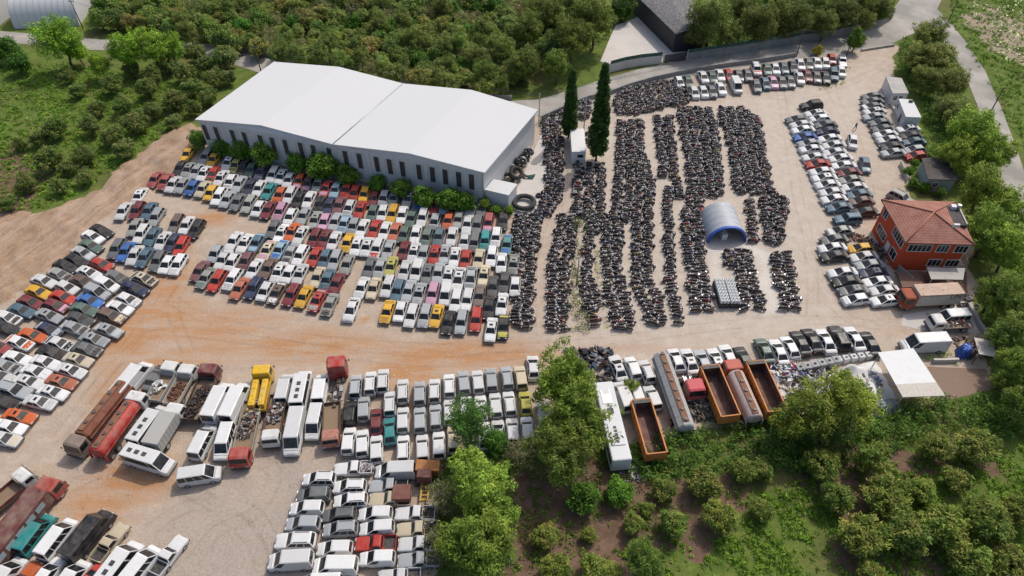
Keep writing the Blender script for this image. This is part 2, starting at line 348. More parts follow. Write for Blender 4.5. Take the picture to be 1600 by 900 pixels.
def ROW(phrase, hd, data, kinds='s', old=True, group=None):
    """data: 'ox,oy,scale: x,yC  x,ykC ; ...' roof centres read off the photo; C colour, optional k kind"""
    row = []
    for seg in data.split(';'):
        head, body = seg.split(':'); ox, oy, sc = (float(v) for v in head.split(','))
        for tok in body.split():
            mm = re.match(r'(-?\d+),(-?\d+)([a-zA-Z]?)([A-Z])(?:/([A-Z]))?$', tok)
            x, y, k, c, hc = mm.groups(); px, py = ox+int(x)/sc, oy+int(y)/sc
            k = k or rnd.choice(kinds); K = KINDS[k]
            g = G(px, py, K['zc']); dx, dy = hd(px, py) if callable(hd) else hd
            row.append(dict(k=k, c=c, hc=hc, px=px, py=py, x=g[0], y=g[1], a=heading(px, py, dx, dy)+rnd.uniform(-.035, .035), old=old, id=len(VEH)+len(row), group=group, L=K['L'], W=K['W']))
    nm = lambda v: f"{COLS[v['c']][1]} {KINDS[v['k']]['noun']}"
    for i, v in enumerate(row):
        me = nm(v)
        if 0 < i < len(row)-1: a = f"{me} between {nm(row[i-1])} and {nm(row[i+1])}, {phrase}"
        elif len(row) > 1: a = f"{me} beside {nm(row[1 if i == 0 else i-1])} at the {'left' if i == 0 else 'right'} end of {phrase}"
        else: a = f"{me} {phrase}"
        if len(a.split()) > 16: a = None
        b_ = f"{me}, {nth(i+1)} from left, {phrase}"
        if len(b_.split()) > 16: b_ = b_.replace('the ', '')
        v['label'] = uniq(a, b_)
    VEH.extend(row)
hd_main = lambda x, y: (-.80+.00128*(x-255), 1)
hd_A = (-.62, 1)
hd_B = lambda x, y: (1, .42-(y-420)*.0009)
g1 = 'scrap cars in rows below the warehouse'
q = 'ssssssswwhhSS'
ROW('the row under the warehouse shrubs', hd_main, '230,225,8: 490,110Y 720,135wA 810,165Y 970,215SW 1070,235D 1165,270K 1270,300V 1400,330N 1545,360W; 400,240,8: 290,260SW 400,295W 540,315O/P 635,335U/P 760,365A 870,400R/P 990,420L 1110,450R 1225,470R 1350,470hY 1465,550M; 590,270,7.26: 75,260S 180,280A 330,300S 430,400B 590,390R 740,400L 1050,400sS 1140,440G', q, True, g1)
ROW('second row below the warehouse', hd_main, '230,225,8: 400,255K 530,290A 620,300S 715,330SW 800,345xR 925,385W 1040,425W 1150,455S 1280,490N 1400,520W 1520,545T; 400,240,8: 290,475O 410,490W 520,540K 660,550W 790,610K 905,620N 1040,610M 1160,650W 1310,690R 1430,720V; 590,270,7.26: 50,420W 170,420wY 280,460W 400,490V 535,470W 640,490S 770,510O 890,520A 990,580W 1110,570G 1250,540R/P 1420,510K', q, True, g1)
ROW('third row below the warehouse', hd_main, '230,225,8: 85,410R 225,430R 310,470W 430,475S 550,510hB 700,500E 790,570Y 880,620W 1000,650S 1130,680G 1270,700A 1380,770W 1500,790M; 400,240,8: 300,680P 420,750W 570,740S; 420,330,8.889: 610,90A 740,120P 880,115S 1030,140L 1165,175S 1310,200W 1455,215R; 590,270,7.26: 80,640W 210,640O 340,640V 455,660W 560,690V 690,690C 815,690W 945,740W 1070,740G 1190,770T 1335,710W 1440,820T/B', q, True, g1)
ROW('fourth row below the warehouse', hd_main, '420,330,8.889: 40,200G 130,290W 320,250O 440,300SW 620,330M 770,330M 900,370W 1070,390Y 1210,430SW 1345,440W; 580,360,6.667: 60,160W/R 190,160S 330,140M 425,200W 530,200S 650,210R 770,200S 880,230SW 995,275R 1105,285E 1240,240W 1360,310W 1460,330A', q, True, g1)
ROW('fifth row below the warehouse', hd_main, '280,340,6.43: 530,225W 650,230SW 770,240C/L 890,290E/P 1010,290L/B; 420,330,8.889: 290,540xS 450,560W 620,580R 800,590C 920,640S 1090,680A 1420,720G; 580,360,6.667: 105,340S 250,300D 350,390W 460,400vW 590,410G 700,410S 820,410W 940,450MW 1065,460mS 1195,420E 1310,500K 1440,550W', q, True, g1)
ROW('the sixth row below the warehouse', hd_main, '280,340,6.43: 350,340hS 410,400W 510,420W 660,400M 750,480W 890,470U; 420,410,8.889: 130,90W 290,110W 430,120W 650,170E 810,180C 950,240M 1280,310W 1460,290E; 580,430,6.667: 170,70wW 270,120C 390,120S 510,140S 640,150P 760,165vW 880,200W 1010,200W 1150,160U 1290,130K 1340,270W', q, True, g1)
ROW('the front row facing the sandy track', hd_main, '280,340,6.43: 210,500M 290,550A/V 370,600R 540,570wW 600,680O 750,660N 870,690hW 980,720U/W; 420,410,8.889: 310,380M 500,410Y 680,450R/A 840,530xA; 580,430,6.667: 190,310Y 310,320hW 415,390W 560,390S 690,370SY 810,440K 950,420S 1130,430R 1230,490W 1360,500K/D', q, True, g1)
ROW('standing alone in the gap of the front row', hd_main, '420,410,8.889: 1150,590mW', 'm', False, None)
ROW('the front row gap by the right corner', hd_main, '580,430,6.667: 1260,270K', 's', True, g1)
g2 = 'scrap cars at the left of the yard'
ROW('the two cars along the dirt bank', hd_A, '120,280,7.26: 695,165SW 510,330W', 's', True, g2)
ROW('the upper left cluster', hd_A, '120,280,7.26: 665,320M 800,330C 880,400wS 1110,470U/G 1225,495W 1330,540K', 'sw', True, g2)
ROW('middle row of the left cluster', hd_A, '120,280,7.26: 650,510A 710,590wW 840,620C 930,680SW 1070,690N 1180,720R', 'sw', True, g2)
ROW('the lower row of left cluster', hd_A, '90,380,7.62: 680,30G 800,60B 900,110W 1050,120C 1190,170G 1280,215hW 1420,220W', 'sw', True, g2)
g3 = 'scrap cars packed on the left slope'
q2 = 'ssssSwhs'
ROW('the upper slope row by the bank', hd_B, '120,280,7.26: 250,560K 160,630W 150,720V; 90,380,7.62: 290,80S 190,190K 80,240K 40,350xA', q2, True, g3)
ROW('second slope row from the top', hd_B, '90,380,7.62: 500,220R 350,310W 250,420U 90,490hW; 0,420,9.376: 620,140W 540,300Y 430,450M 290,570C 70,680xW 60,830K', q2, True, g3)
ROW('third slope row from the top', hd_B, '90,380,7.62: 700,380xG 560,450vW 430,550vS 50,600R; 0,420,9.376: 760,510M/P 700,640SS; 0,500,8: 640,110N/S 400,150O 210,240W/O 0,330R', q2, True, g3)
ROW('fourth slope row from the top', hd_B, '90,380,7.62: 1010,390E/K 900,500wN 820,640hW 720,740W 330,680B 260,790V; 0,420,9.376: 1120,730K; 70,440,8.889: 320,640xS; 0,500,8: 740,230W/K 640,360K 150,400W 60,520xS', q2, True, g3)
ROW('fifth slope row from the top', hd_B, '90,380,7.62: 620,830wU/E; 70,440,8.889: 860,640SS 640,750SS; 0,500,8: 1050,330xG 940,460E 550,490W 440,600W 340,720SW 20,650W', q2, True, g3)
ROW('the lowest slope row by the track', hd_B, '0,500,8: 860,600SW 740,740O; 0,590,7.5: 590,140SW 440,260SW 120,110uS 200,400O 20,270K 100,540W 20,680W/E', q2, True, g3)
g4 = 'cars parked along the road wall'
hd_RA = lambda x, y: (.5-(x-1050)*.0008, 1)
ROW('the back row along the road wall', hd_RA, '1040,70,10: 220,540HW 370,540mV 600,460mW 740,460mV 850,430mW 1000,430mR 1150,440mG 1290,430mG 1430,330uW/R; 1180,70,10: 200,340mV 320,330mW 460,320mC 620,320mN 720,260mW 870,260mG 990,240mW 1090,240HW 1190,180hR/W 1370,230pW', 'm', False, g4)
ROW('front row by the road wall', hd_RA, '1040,70,10: 450,690HW 600,690HW 730,680mG 870,640mW 1120,560VW 1430,600mG; 1180,70,10: 170,560HC 290,540mP 430,540mG 560,530mG 690,460mW 830,440mM 980,460mG 1120,470mK 1250,410uC 1340,370HW', 'm', False, g4)
g5 = 'newer cars in the right double column'
ROW('the right column of the upper double row', (-1, .08), '1210,140,9: 540,170uK 600,300MW 640,370HW 690,450mG 730,540mN 790,650mW 830,740mW 850,840mW; 1230,230,7.5: 640,100mW 660,180mW 740,270mM 750,350mA 790,430mW 850,520mC 850,620mU 880,700mK', 'm', False, g5)
ROW('left column of the upper double row', (-1, .08), '1210,140,9: 360,390mG 440,460mW 440,530mW 450,630mB 530,730mS 550,800mW; 1230,230,7.5: 335,85mW 390,170mR 420,255mW 460,330MW 500,410mW 550,500mW 590,590mW 690,690mC 730,790uC', 'm', False, g5)
ROW('standing alone beside the walking person', (.1, 1), '1210,140,9: 1120,690HW', 'm', False)
ROW('standing alone right of the double row', (.18, 1), '1230,230,7.5: 930,170mC', 'm', False)
ROW('parked beside the dark-roofed shed', (1, .5), '1200,225,4: 845,315uA', 'u', False)
ROW('left column beside the red house', (-1, .1), '1260,340,6: 330,100mA/W 280,190mG 260,250mW 290,340mK 360,490mW 400,580mK 450,650MG 480,740HW', 'm', False, g5)
ROW('right column beside the red house', (-1, .1), '1260,340,6: 520,270HY 540,340mW 600,410mS 630,490MN 680,580mW 740,650mW 760,750MW', 'm', False, g5)
ROW('left column by the white site cabins', (-1, .08), '1320,130,6.925: 320,120mG 320,175mG 310,220mG/W 330,270MW 330,330mS 400,400mG 430,470mG 460,525mW 500,580mW 530,660mK 550,725mS', 'm', False, g5)
ROW('right column by the white site cabins', (-1, .08), '1320,130,6.925: 700,465MW 730,540mK 750,600mC 765,690HS 780,750HR', 'm', False, g5)
g6 = 'small vans in the lower rows'
hv = lambda x, y: ((627-x)*.0006 if x > 600 else (600-x)*.0016, -1)
ROW('top row of the small van block', hv, '400,560,5.627: 870,220kS 1000,210kW 1120,200kW; 600,540,4.738: 130,310kW 260,350vS 370,310kW 480,270kW 590,260vS 695,250vW 795,230vS 910,220kS 1015,220vE 1105,140HW', 'v', False, g6)
ROW('second row of the small van block', hv, '400,560,5.627: 850,450kK 990,410vS 1115,420kW; 600,540,4.738: 130,530vW 265,530vS 380,510kS 485,470vW 605,430vW 715,430vW 825,420vW 930,410kW 1045,420hD', 'v', False, g6)
ROW('third row of the small van block', hv, '400,560,5.627: 820,680vW 970,690vW 1100,690vW; 600,540,4.738: 125,730kW 275,700vW 400,700vW 510,660vE 740,630vW 845,620HW 950,590vW 1060,570vW 1180,480vW', 'v', False, g6)
ROW('tucked behind the small van block', hv, '400,560,5.627: 1115,570hT', 'h', True)
ROW('wedged above the third van row', hv, '400,560,5.627: 1010,565hM', 'h', True)
hb = lambda x, y: (-1, .03)
ROW('left column of the bottom van block', hb, '400,715,4.865: 480,145kW 425,260vG 385,365vW 345,480vS 290,610uW 260,755VW', 'v', False, g6)
ROW('second column of the bottom van block', hb, '400,715,4.865: 720,190kW 720,300kW 650,410kG 635,520kS 645,650vW 640,790VW 540,920VW', 'v', False, g6)
ROW('third column of the bottom van block', hb, '540,715,4.865: 370,90VW 250,410vW 260,520vW 210,645pR 250,780vW 110,910vW', 'v', False, g6)
ROW('pickups at the bottom beside the trees', hb, '400,715,4.865: 730,70pW; 540,715,4.865: 300,200pS 460,415pW 500,540pE 500,655pW 480,775pS 340,890pW', 'p', False, 'open pickups by the bottom trees')
ROW('of pale cab with rusty box behind', hb, '540,715,4.865: 320,300pE', 'p', True)
ht = lambda x, y: (.95-(x-130)*.0022, -1)
ROW('parked nose-up beside rusty tank truck', ht, '100,550,5.294: 535,180YW', 'Y', False)
ROW('squeezed between white box van and dropside truck', ht, '100,550,5.294: 740,190xG', 'x', True)
ROW('nose-up beside the grey box truck', ht, '100,550,5.294: 670,570XW', 'X', False)
ROW('the pair of white vans left of yellow truck', ht, '270,560,5.294: 345,330YW 490,340YW', 'Y', False)
ROW('below the pair of white vans', ht, '270,560,5.294: 230,630WW', 'W', False)
ROW('facing down beside red flatbed truck', (-.3, 1), '270,560,5.294: 410,620WW', 'W', False)
ROW('the white vans right of the yellow truck', ht, '400,560,5.627: 235,225VW 375,250XW 550,235VW', 'V', False)
ROW('the two nose-down vans right of the yellow truck', (-.2, 1), '400,560,5.627: 320,560YW 500,510WW', 'Y', False)
ROW('parked crosswise below the truck rows', (1, .28), '0,0,1: 226,708XW', 'X', False)
ROW('parked askew in open gravel, nose right', (1, -.14), '0,0,1: 307,735WW', 'W', False)
hl = (.78, -1)
ROW('the bottom left vehicle group', hl, '0,740,5.622: 250,560WT 380,590WW 760,560YK 920,610pE; 100,800,8: 610,640XW 930,640WW 1270,500pW; 0,740,5.622: 70,850VW 200,860pO 400,860vW 570,850VW', 'V', False)
ROW('of red paint at the bottom picture edge', hl, '0,740,5.622: 740,870hR', 'h', True)
ROW('stripped of panels by the teal van', hl, '0,740,5.622: 20,690xW', 'x', True)
hr = lambda x, y: (-.36-(x-960)*.0005, -1)
ROW('the row behind the orange tipper bodies', hr, '890,530,4.737: 360,210MW 470,200vW 575,210kW; 1020,500,5: 190,290HW 310,300MW 400,310mS 490,300MW 590,270mW 720,285mK; 1150,500,6.43: 300,280mV 460,290mW 560,245HW 650,205mK 780,180mK 910,185mW 1055,140uK 1220,160mW 1350,210mK', 'm', False, 'cars behind the tipper bodies')
ROW('the row partly under the small tree', hr, '890,530,4.737: 410,370VW 500,350vW 620,405vW', 'v', False)
ROW('nose left near the blue tarpaulin', (-1, .05), '0,0,1: 1451,527YW', 'Y', False)
ROW('nose left beside the loaded flatbed truck', (-1, .05), '0,0,1: 1492,488WW', 'W', False)
# nudge overlapping vehicles apart
XY = np.array([(v['x'], v['y']) for v in VEH]); AN = np.array([v['a'] for v in VEH]); LL = np.array([v['L'] for v in VEH]); WW = np.array([v['W'] for v in VEH])
ux = np.stack([np.cos(AN), np.sin(AN)], 1); ks = np.array([-.5, -.17, .17, .5])
for it in range(30):
    C_ = XY[:, None, :]+ux[:, None, :]*(ks[None, :]*(LL-WW*.9)[:, None])[..., None]
    P_ = C_.reshape(-1, 2); own = np.repeat(np.arange(len(VEH)), 4); R_ = np.repeat(WW*.5+.03, 4)
    D = P_[:, None, :]-P_[None, :, :]; d = np.sqrt((D**2).sum(2))+1e-6
    ov = (R_[:, None]+R_[None, :])-d; ov[own[:, None] == own[None, :]] = 0; ov = np.maximum(ov, 0)
    mv = (D/d[..., None]*ov[..., None]).sum(1)*.22
    mv = mv.reshape(-1, 4, 2).sum(1)
    n = np.linalg.norm(mv, axis=1, keepdims=True); mv = mv*np.minimum(1, .18/np.maximum(n, 1e-6))
    XY += mv
for v, (x, y) in zip(VEH, XY): v['x'], v['y'] = float(x), float(y)
for v in VEH: dup_vehicle(v)
print('vehicles', len(VEH))
# ------------------------------------------------------------------ trucks, tippers, tanks
def truck(name, label, px, py, zref, dx, dy, L, cabL, cabcol, body, bodycol, W=2.4, H=2.7, cat='truck', cabmat='paint_truck', bodymat='paint_truck', bodyH=None, windows=False, group=None, sides=20):
    g = G(px, py, zref); a = heading(px, py, dx, dy)
    root = empty(name, (g[0], g[1], 0), a, label, cat, group); h = L/2; w = W/2; p = lambda b, n, c=None: b.obj(n, root, None, c)
    m = MB()
    for y in (-.4, .4): m.box((-.1, y, .78), (L-.5, .1, .2), 'trim')
    for i in range(int(L/1.2)): m.box((-h+.6+1.2*i, 0, .78), (.1, .7, .12), 'trim')
    if body == 'chassis':
        rr = random.Random(3)
        for i in range(16): m.box((rr.uniform(-h+.4, h-cabL-.4), rr.uniform(-.8, .8), rr.uniform(.85, 1.15)), (rr.uniform(.3, 1), rr.uniform(.15, .5), rr.uniform(.15, .4)), rr.choice(['engine_metal', 'trim', 'steel']), rz=rr.uniform(-.2, .2))
    p(m, 'chassis_frame')
    xs = [-h+.9, -h+2.1] if L > 8 else [-h+1.2]
    if cabL: xs.append(h-cabL*.5-.2)
    for x in xs:
        for s in (-1, 1): link('wheel', wheel(.48, .34), root, (x, s*(w-.2), .48))
    if cabL:
        x0, x1 = h-cabL, h; m = MB()
        ring = lambda x, z1, k: [(x, -w*k, .55), (x, -w*k, 1.5), (x, -w*k*.95, z1-.15), (x, -w*k*.8, z1), (x, w*k*.8, z1), (x, w*k*.95, z1-.15), (x, w*k, 1.5), (x, w*k, .55)]
        m.loft([ring(x0, H-.05, .95), ring(x0+.15, H, 1), ring(x1-.55, H, 1), ring(x1-.28, H-.12, .97), ring(x1-.08, 1.6, .98), ring(x1, 1.4, .95)], cabmat)
        m.box((x1-.02, 0, .62), (.2, W*.96, .3), 'trim', bev=.04); p(m, 'cab', cabcol)
        m = MB(); Q = [(x1-.06, -w*.93, 1.62), (x1-.06, w*.93, 1.62), (x1-.29, w*.88, H-.2), (x1-.29, -w*.88, H-.2)]
        m.face(inset(Q, .04, .96, .05, .95, .03), 'glass'); p(m, 'windscreen')
        for s in (-1, 1):
            m = MB(); q = [(x0+.35, s*(w+.01), 1.55), (x1-.35, s*(w+.01), 1.55), (x1-.5, s*(w*.96+.01), H-.3), (x0+.35, s*(w*.96+.01), H-.3)]
            m.face(q if s < 0 else q[::-1], 'glass'); p(m, 'side_window')
            m = MB(); m.box((x1-.01, s*w*.75, .95), (.06, .34, .2), 'lamp_clear', bev=.03); p(m, 'headlight')
            m = MB(); m.cyl((x1-.25, s*w, 1.9), (x1-.15, s*(w+.22), 1.9), .02, 'trim', n=5); m.box((x1-.12, s*(w+.24), 1.85), (.06, .16, .4), 'trim', bev=.02); p(m, 'wing_mirror')
    X0, X1 = -h, h-cabL-(.12 if cabL else 0); cx = (X0+X1)/2; bl = X1-X0
    if body == 'drop':
        m = MB(); z = .98; hh = bodyH or .5; m.box((cx, 0, z), (bl, W, .12), 'wood'); p(m, 'bed_floor')
        for s in (-1, 1): m = MB(); m.box((cx, s*(w-.03), z+.06+hh/2), (bl, .06, hh), bodymat); p(m, 'side_panel', bodycol)
        m = MB(); m.box((X1-.03, 0, z+.06+hh*.75), (.06, W-.125, hh*1.5), bodymat); p(m, 'headboard', bodycol)
        m = MB(); m.box((X0+.03, 0, z+.06+hh/2), (.06, W-.125, hh), bodymat); p(m, 'tailgate', bodycol)
    elif body == 'box':
        bh = bodyH or 2.2; m = MB(); m.box((cx, 0, .95+bh/2), (bl, W, bh), bodymat, bev=.06)
        for s in (-1, 1):
            for i in range(int(bl/.6)): m.box((X0+.3+i*.6, s*(w+.012), .95+bh/2), (.05, .03, bh*.9), bodymat)
        p(m, 'cargo_box', bodycol)
        if windows:
            for i in range(int((bl-1)/1.5)):
                m = MB(); m.box((X0+1.2+i*1.5, -w-.03, 2.25), (1.15, .03, .8), 'shed_blue'); p(m, 'window')
    elif body == 'tank':
        r = bodyH or 1.0; m = MB(); n = sides; ph = PI/8 if n == 8 else 0
        for s in ((0,) if W < 2.45 else (0,)):
            rg = lambda x, k: [(x, r*1.12*k*math.cos(t*2*PI/n+ph), 1.05+r*.92+r*.92*k*math.sin(t*2*PI/n+ph)) for t in range(n)]
            m.loft([rg(X0, .55), rg(X0+.1, .85), rg(X0+.25, .98), rg(X0+.3, 1), rg(X1-.3, 1), rg(X1-.1, .9), rg(X1, .6)], bodymat, smooth=n > 8)
            for i in range(1, int(bl/1.6)): x = X0+i*1.6; m.loft([rg(x, 1.012), rg(x+.07, 1.012)], bodymat, smooth=True)
        p(m, 'tank', bodycol)
        m = MB(); zt = 1.05+r*1.84
        m.box((cx, 0, zt+.05), (bl*.9, .75, .08), 'rusty')
        for i in range(int(bl/1.5)): m.cyl((X0+.9+i*1.5, 0, zt+.05), (X0+.9+i*1.5, 0, zt+.25), .24, 'engine_metal', n=10)
        p(m, 'walkway', (.2, .09, .05))
        for s in (-1, 1):
            m = MB(); m.box((cx, s*(w-.1), 1.75), (bl*.95, .22, .12), bodymat); m.box((X0+.1, s*(w-.1), 1.2), (.2, .2, 1.0), bodymat); p(m, 'side_rail', bodycol)
    elif body == 'dump':
        bh = bodyH or 1.7; z = .95; t = .09; m = MB(); m.box((cx, 0, z), (bl, W, .12), 'cargo_hull'); p(m, 'bed_floor')
        for s in (-1, 1):
            m = MB(); m.box((cx, s*(w-t/2), z+.06+bh/2), (bl, t, bh), bodymat); m.box((cx, s*(w-t/2), z+.06+bh), (bl+.02, t*1.9, .16), bodymat)
            for i in range(int(bl/.9)+1): m.box((X0+.1+i*(bl-.2)/int(bl/.9), s*(w+.04), z+.06+bh/2), (.12, .1, bh), bodymat)
            p(m, 'side_panel', bodycol)
            m = MB(); m.face([(X0+t, s*(w-t-.006), z+.07), (X1-t, s*(w-t-.006), z+.07), (X1-t, s*(w-t-.006), z+bh-.05), (X0+t, s*(w-t-.006), z+bh-.05)][::s], 'cargo_hull'); p(m, 'side_lining')
        m = MB(); m.box((X1-t/2, 0, z+.06+bh/2+.1), (t, W-2*t-.01, bh+.2), bodymat); m.box((X1-.25, 0, z+.2+bh), (.7, W*.9, .08), 'trim'); p(m, 'headboard', bodycol)
        m = MB(); m.box((X0+t/2, 0, z+.06+bh/2), (t, W-2*t-.01, bh), bodymat); m.box((X0+t/2-.01, 0, z+.06+bh*.98), (t*1.6, W-2*t-.01, .14), bodymat); p(m, 'tailgate', bodycol)
        m = MB(); m.face([(X1-t-.006, -w+t, z+.07), (X1-t-.006, w-t, z+.07), (X1-t-.006, w-t, z+bh), (X1-t-.006, -w+t, z+bh)], 'cargo_hull'); p(m, 'end_lining')
    return root, a, (cx, bl)
def pile(name, label, px, py, zb, rx, ry, h, cols, n, size, cat='scrap pile', a=0.0, seed=1, mats=('col_rough',), group=None, at=None):
    """a heap of odd pieces: one mesh"""
    r = random.Random(seed); x, y, _ = at or G(px, py, zb); b = bmesh.new(); lay = b.loops.layers.float_color.new('Col'); ca, sa = math.cos(a), math.sin(a)
    for i in range(n):
        u, v = r.uniform(-1, 1), r.uniform(-1, 1)
        k = max(0, 1-max(abs(u), abs(v))**2); z = zb+h*k*r.random()**.5
        s = [size*r.uniform(.3, 1.3) for _ in range(3)]; s[r.randrange(3)] *= .3
        R = Matrix.Rotation(r.uniform(0, 6.3), 3, 'Z')@Matrix.Rotation(r.uniform(-.6, .6), 3, 'X'); c = r.choice(cols); j = r.uniform(.6, 1.2)
        X, Y = u*rx, v*ry; ctr = Vector((x+X*ca-Y*sa, y+X*sa+Y*ca, z+min(s)*.5))
        vs = [b.verts.new(ctr+R@Vector((sx*s[0]/2, sy*s[1]/2, sz*s[2]/2))) for sx in (-1, 1) for sy in (-1, 1) for sz in (-1, 1)]
        for q in ((0, 1, 3, 2), (4, 6, 7, 5), (0, 4, 5, 1), (2, 3, 7, 6), (0, 2, 6, 4), (1, 5, 7, 3)):
            f = b.faces.new([vs[i] for i in q])
            for l in f.loops: l[lay] = (c[0]*j, c[1]*j, c[2]*j, 1)
    bmesh.ops.recalc_face_normals(b, faces=b.faces[:])
    me = bpy.data.meshes.new(name); b.to_mesh(me); b.free(); me.materials.append(MATS['col_rough'])
    return tag(link(name, me), label, cat, group)
RED, MAR, RUST, ORG, WHT, GRY, YEL, BLK = (.36, .025, .02), (.13, .02, .025), (.17, .055, .03), (.52, .17, .02), (.60, .60, .58), (.34, .35, .35), (.66, .40, .01), (.02, .02, .022)
hd = (.74, -1)
truck('tank_truck', 'rust-brown tank truck with grey cab facing down at left', 156, 652, 1.6, -.80, 1, 10.5, 1.9, (.2, .15, .12), 'tank', RUST, bodymat='rusty', cat='tank truck', sides=8)
truck('tank_truck', 'red tank truck with small white cab at its upper end', 188, 662, 1.6, .72, -1, 9.5, 1.7, WHT, 'tank', RED, cat='tank truck', H=2.6)
truck('dropside_truck', 'white dropside truck with white sacks in its bed', 256, 597, 1.2, .60, -1, 6.2, 1.8, WHT, 'drop', GRY, H=2.3, W=2.1)
truck('dropside_truck', 'white dropside truck with rusty empty bed', 283, 602, 1.2, .56, -1, 6.2, 1.8, WHT, 'drop', (.45, .42, .38), H=2.3, W=2.1)
truck('chassis_truck', 'maroon truck with bare scrap-strewn chassis behind its cab', 314, 613, 1.4, .46, -1, 8.5, 1.9, MAR, 'drop', (.06, .04, .035), bodymat='rusty', H=2.6)
truck('box_truck', 'white truck with grey box body beside long minibus', 256, 660, 2.4, .62, -1, 6.6, 1.8, WHT, 'box', (.36, .36, .34), bodyH=1.9, H=2.4, W=2.2)
truck('skip_truck', 'yellow truck with twin yellow bins behind its cab', 405, 605, 1.8, .20, -1, 6.8, 1.8, YEL, 'drop', YEL, H=2.7)
yt = S.objects['skip_truck']
for s_ in (-.62, .62): m = MB(); m.box((-.8, s_, 1.5), (4.2, .8, .9), 'paint_truck', bev=.12); [m.cyl((-2.4+1.1*j_, s_, 1.95), (-2.4+1.1*j_, s_, 2.02), .16, 'rusty', n=8) for j_ in range(4)]; m.obj('bin', yt, None, YEL)
truck('flatbed_truck', 'red-cab flatbed truck facing down with scrap on its bed', 385, 675, 1.3, -.22, 1, 9.5, 1.9, RED, 'drop', (.35, .32, .28), H=2.5)
truck('dropside_truck', 'white-cab truck facing down with tangled scrap in rusty bed', 429, 655, 1.3, -.16, 1, 7.6, 1.7, WHT, 'drop', (.14, .07, .05), H=2.3, bodymat='rusty', W=2.2)
truck('chassis_truck', 'tall red truck cab with bare chassis frame behind', 526, 602, 1.6, .06, -1, 8.0, 2.2, RED, 'chassis', BLK, H=3.3, W=2.5)
truck('flatbed_truck', 'brown flatbed truck facing down with rusty pink cab', 518, 662, 1.3, -.03, 1, 6.4, 1.7, (.38, .16, .12), 'drop', (.13, .08, .06), bodymat='rusty', cabmat='rusty', H=2.3, W=2.2)
truck('box_truck', 'long maroon box truck with grey side windows at left edge', 26, 806, 3.0, .80, -1, 11.0, 2.0, (.3, .04, .03), 'box', (.12, .035, .03), windows=True, W=2.5, H=2.6, bodyH=2.2)
truck('dropside_truck', 'white cab truck with maroon bed cut by left edge', 6, 772, 1.6, .9, -.75, 7.0, 1.7, WHT, 'drop', MAR, H=2.4, W=2.2)
ht2 = (-.34, -1)
truck('tipper_body', 'orange open tipper body standing nearest the white bus', 1013, 668, 2.3, -.30, -1, 7.8, 0, None, 'dump', ORG, cat='tipper', group='orange tipper bodies', W=2.6)
truck('tipper_body', 'orange open tipper body beside the red-cab tanker', 1124, 612, 2.3, -.42, -1, 8.0, 0, None, 'dump', ORG, cat='tipper', group='orange tipper bodies', W=2.6)
truck('tipper_body', 'orange open tipper body beside the white rubbish heap', 1196, 605, 2.3, -.45, -1, 8.0, 0, None, 'dump', ORG, cat='tipper', group='orange tipper bodies', W=2.6)
truck('tank_trailer', 'long grey tank trailer with rusty walkway on top', 1052, 607, 2.4, -.36, -1, 12.0, 0, None, 'tank', GRY, cat='trailer', W=2.5, sides=8)
truck('tank_truck', 'pinkish white tank truck with orange-red cab', 1160, 607, 2.2, -.44, -1, 9.5, 1.9, (.42, .07, .04), 'tank', (.46, .36, .33), cat='tank truck', W=2.4, H=2.8)
truck('chassis_truck', 'pink-red cab facing down on a scrapped truck chassis', 1081, 598, 1.6, .36, 1, 4.6, 2.2, (.50, .05, .07), 'chassis', BLK, cat='truck', W=2.4, H=2.7)
truck('box_truck', 'rusty orange truck with worn box body beside red house', 1452, 461, 2.0, -1, .05, 8.8, 1.9, (.32, .07, .03), 'box', (.46, .32, .24), cabmat='rusty', W=2.4, bodyH=2.3)
truck('flatbed_truck', 'white flatbed truck loaded with red and white scrap', 1484, 504, 1.2, -1, .05, 6.2, 1.8, WHT, 'drop', (.35, .3, .28), bodyH=.2, H=2.3, W=2.1)
# letters on the worn box body
bx = [o for o in S.objects if o.get('label', '').startswith('rusty orange truck')][0]
fc = bpy.data.curves.new('lettering', 'FONT'); fc.body = 'UN'; fc.size = 1.15; fc.align_x = 'CENTER'; fc.extrude = .012
to = bpy.data.objects.new('lettering', fc); COL.objects.link(to); bpy.context.view_layer.update()
tm = bpy.data.meshes.new_from_object(to.evaluated_get(bpy.context.evaluated_depsgraph_get())); bpy.data.objects.remove(to)
tm.materials.clear(); tm.materials.append(MATS['black_text'])
to = link('lettering', tm, bx, (-3.1, 1.2+.045, 2.35)); to.rotation_euler = (PI/2, 0, PI)
panel = MB(); panel.box((-1.0, 1.2+.03, 2.05), (6.5, .03, 1.9), 'cream'); panel.obj('side_panel', bx)
# loads resting on the trucks
mixs = [(.3, .28, .26), (.12, .1, .09), (.2, .1, .06), (.45, .43, .4), (.08, .08, .09)]
pile('sack_pile', 'white sacks heaped in the white dropside truck', 250, 606, 1.1, .8, 1.0, .5, [(.7, .7, .68)], 26, .5, 'sacks', seed=4)
pile('scrap_pile', 'brown rusty soil heaped in an open truck bed', 277, 611, 1.06, .8, 1.5, .2, [(.2, .09, .05), (.16, .08, .05)], 90, .4, seed=5, a=-.3)
pile('scrap_pile', 'dark scrap strewn behind the maroon cab', 309, 628, 1.05, .9, 2.6, .6, [(.05, .035, .03), (.1, .06, .05), (.03, .03, .03)], 150, .5, seed=6, a=-.25)
pile('scrap_pile', 'grey scrap metal on the red flatbed', 391, 655, 1.05, .9, 3.0, .7, mixs, 150, .5, seed=7, a=-.12)
pile('scrap_pile', 'tangled pipes and scrap in the rusty bed', 432, 643, 1.05, .85, 1.8, .7, mixs, 110, .45, seed=8, a=-.1)
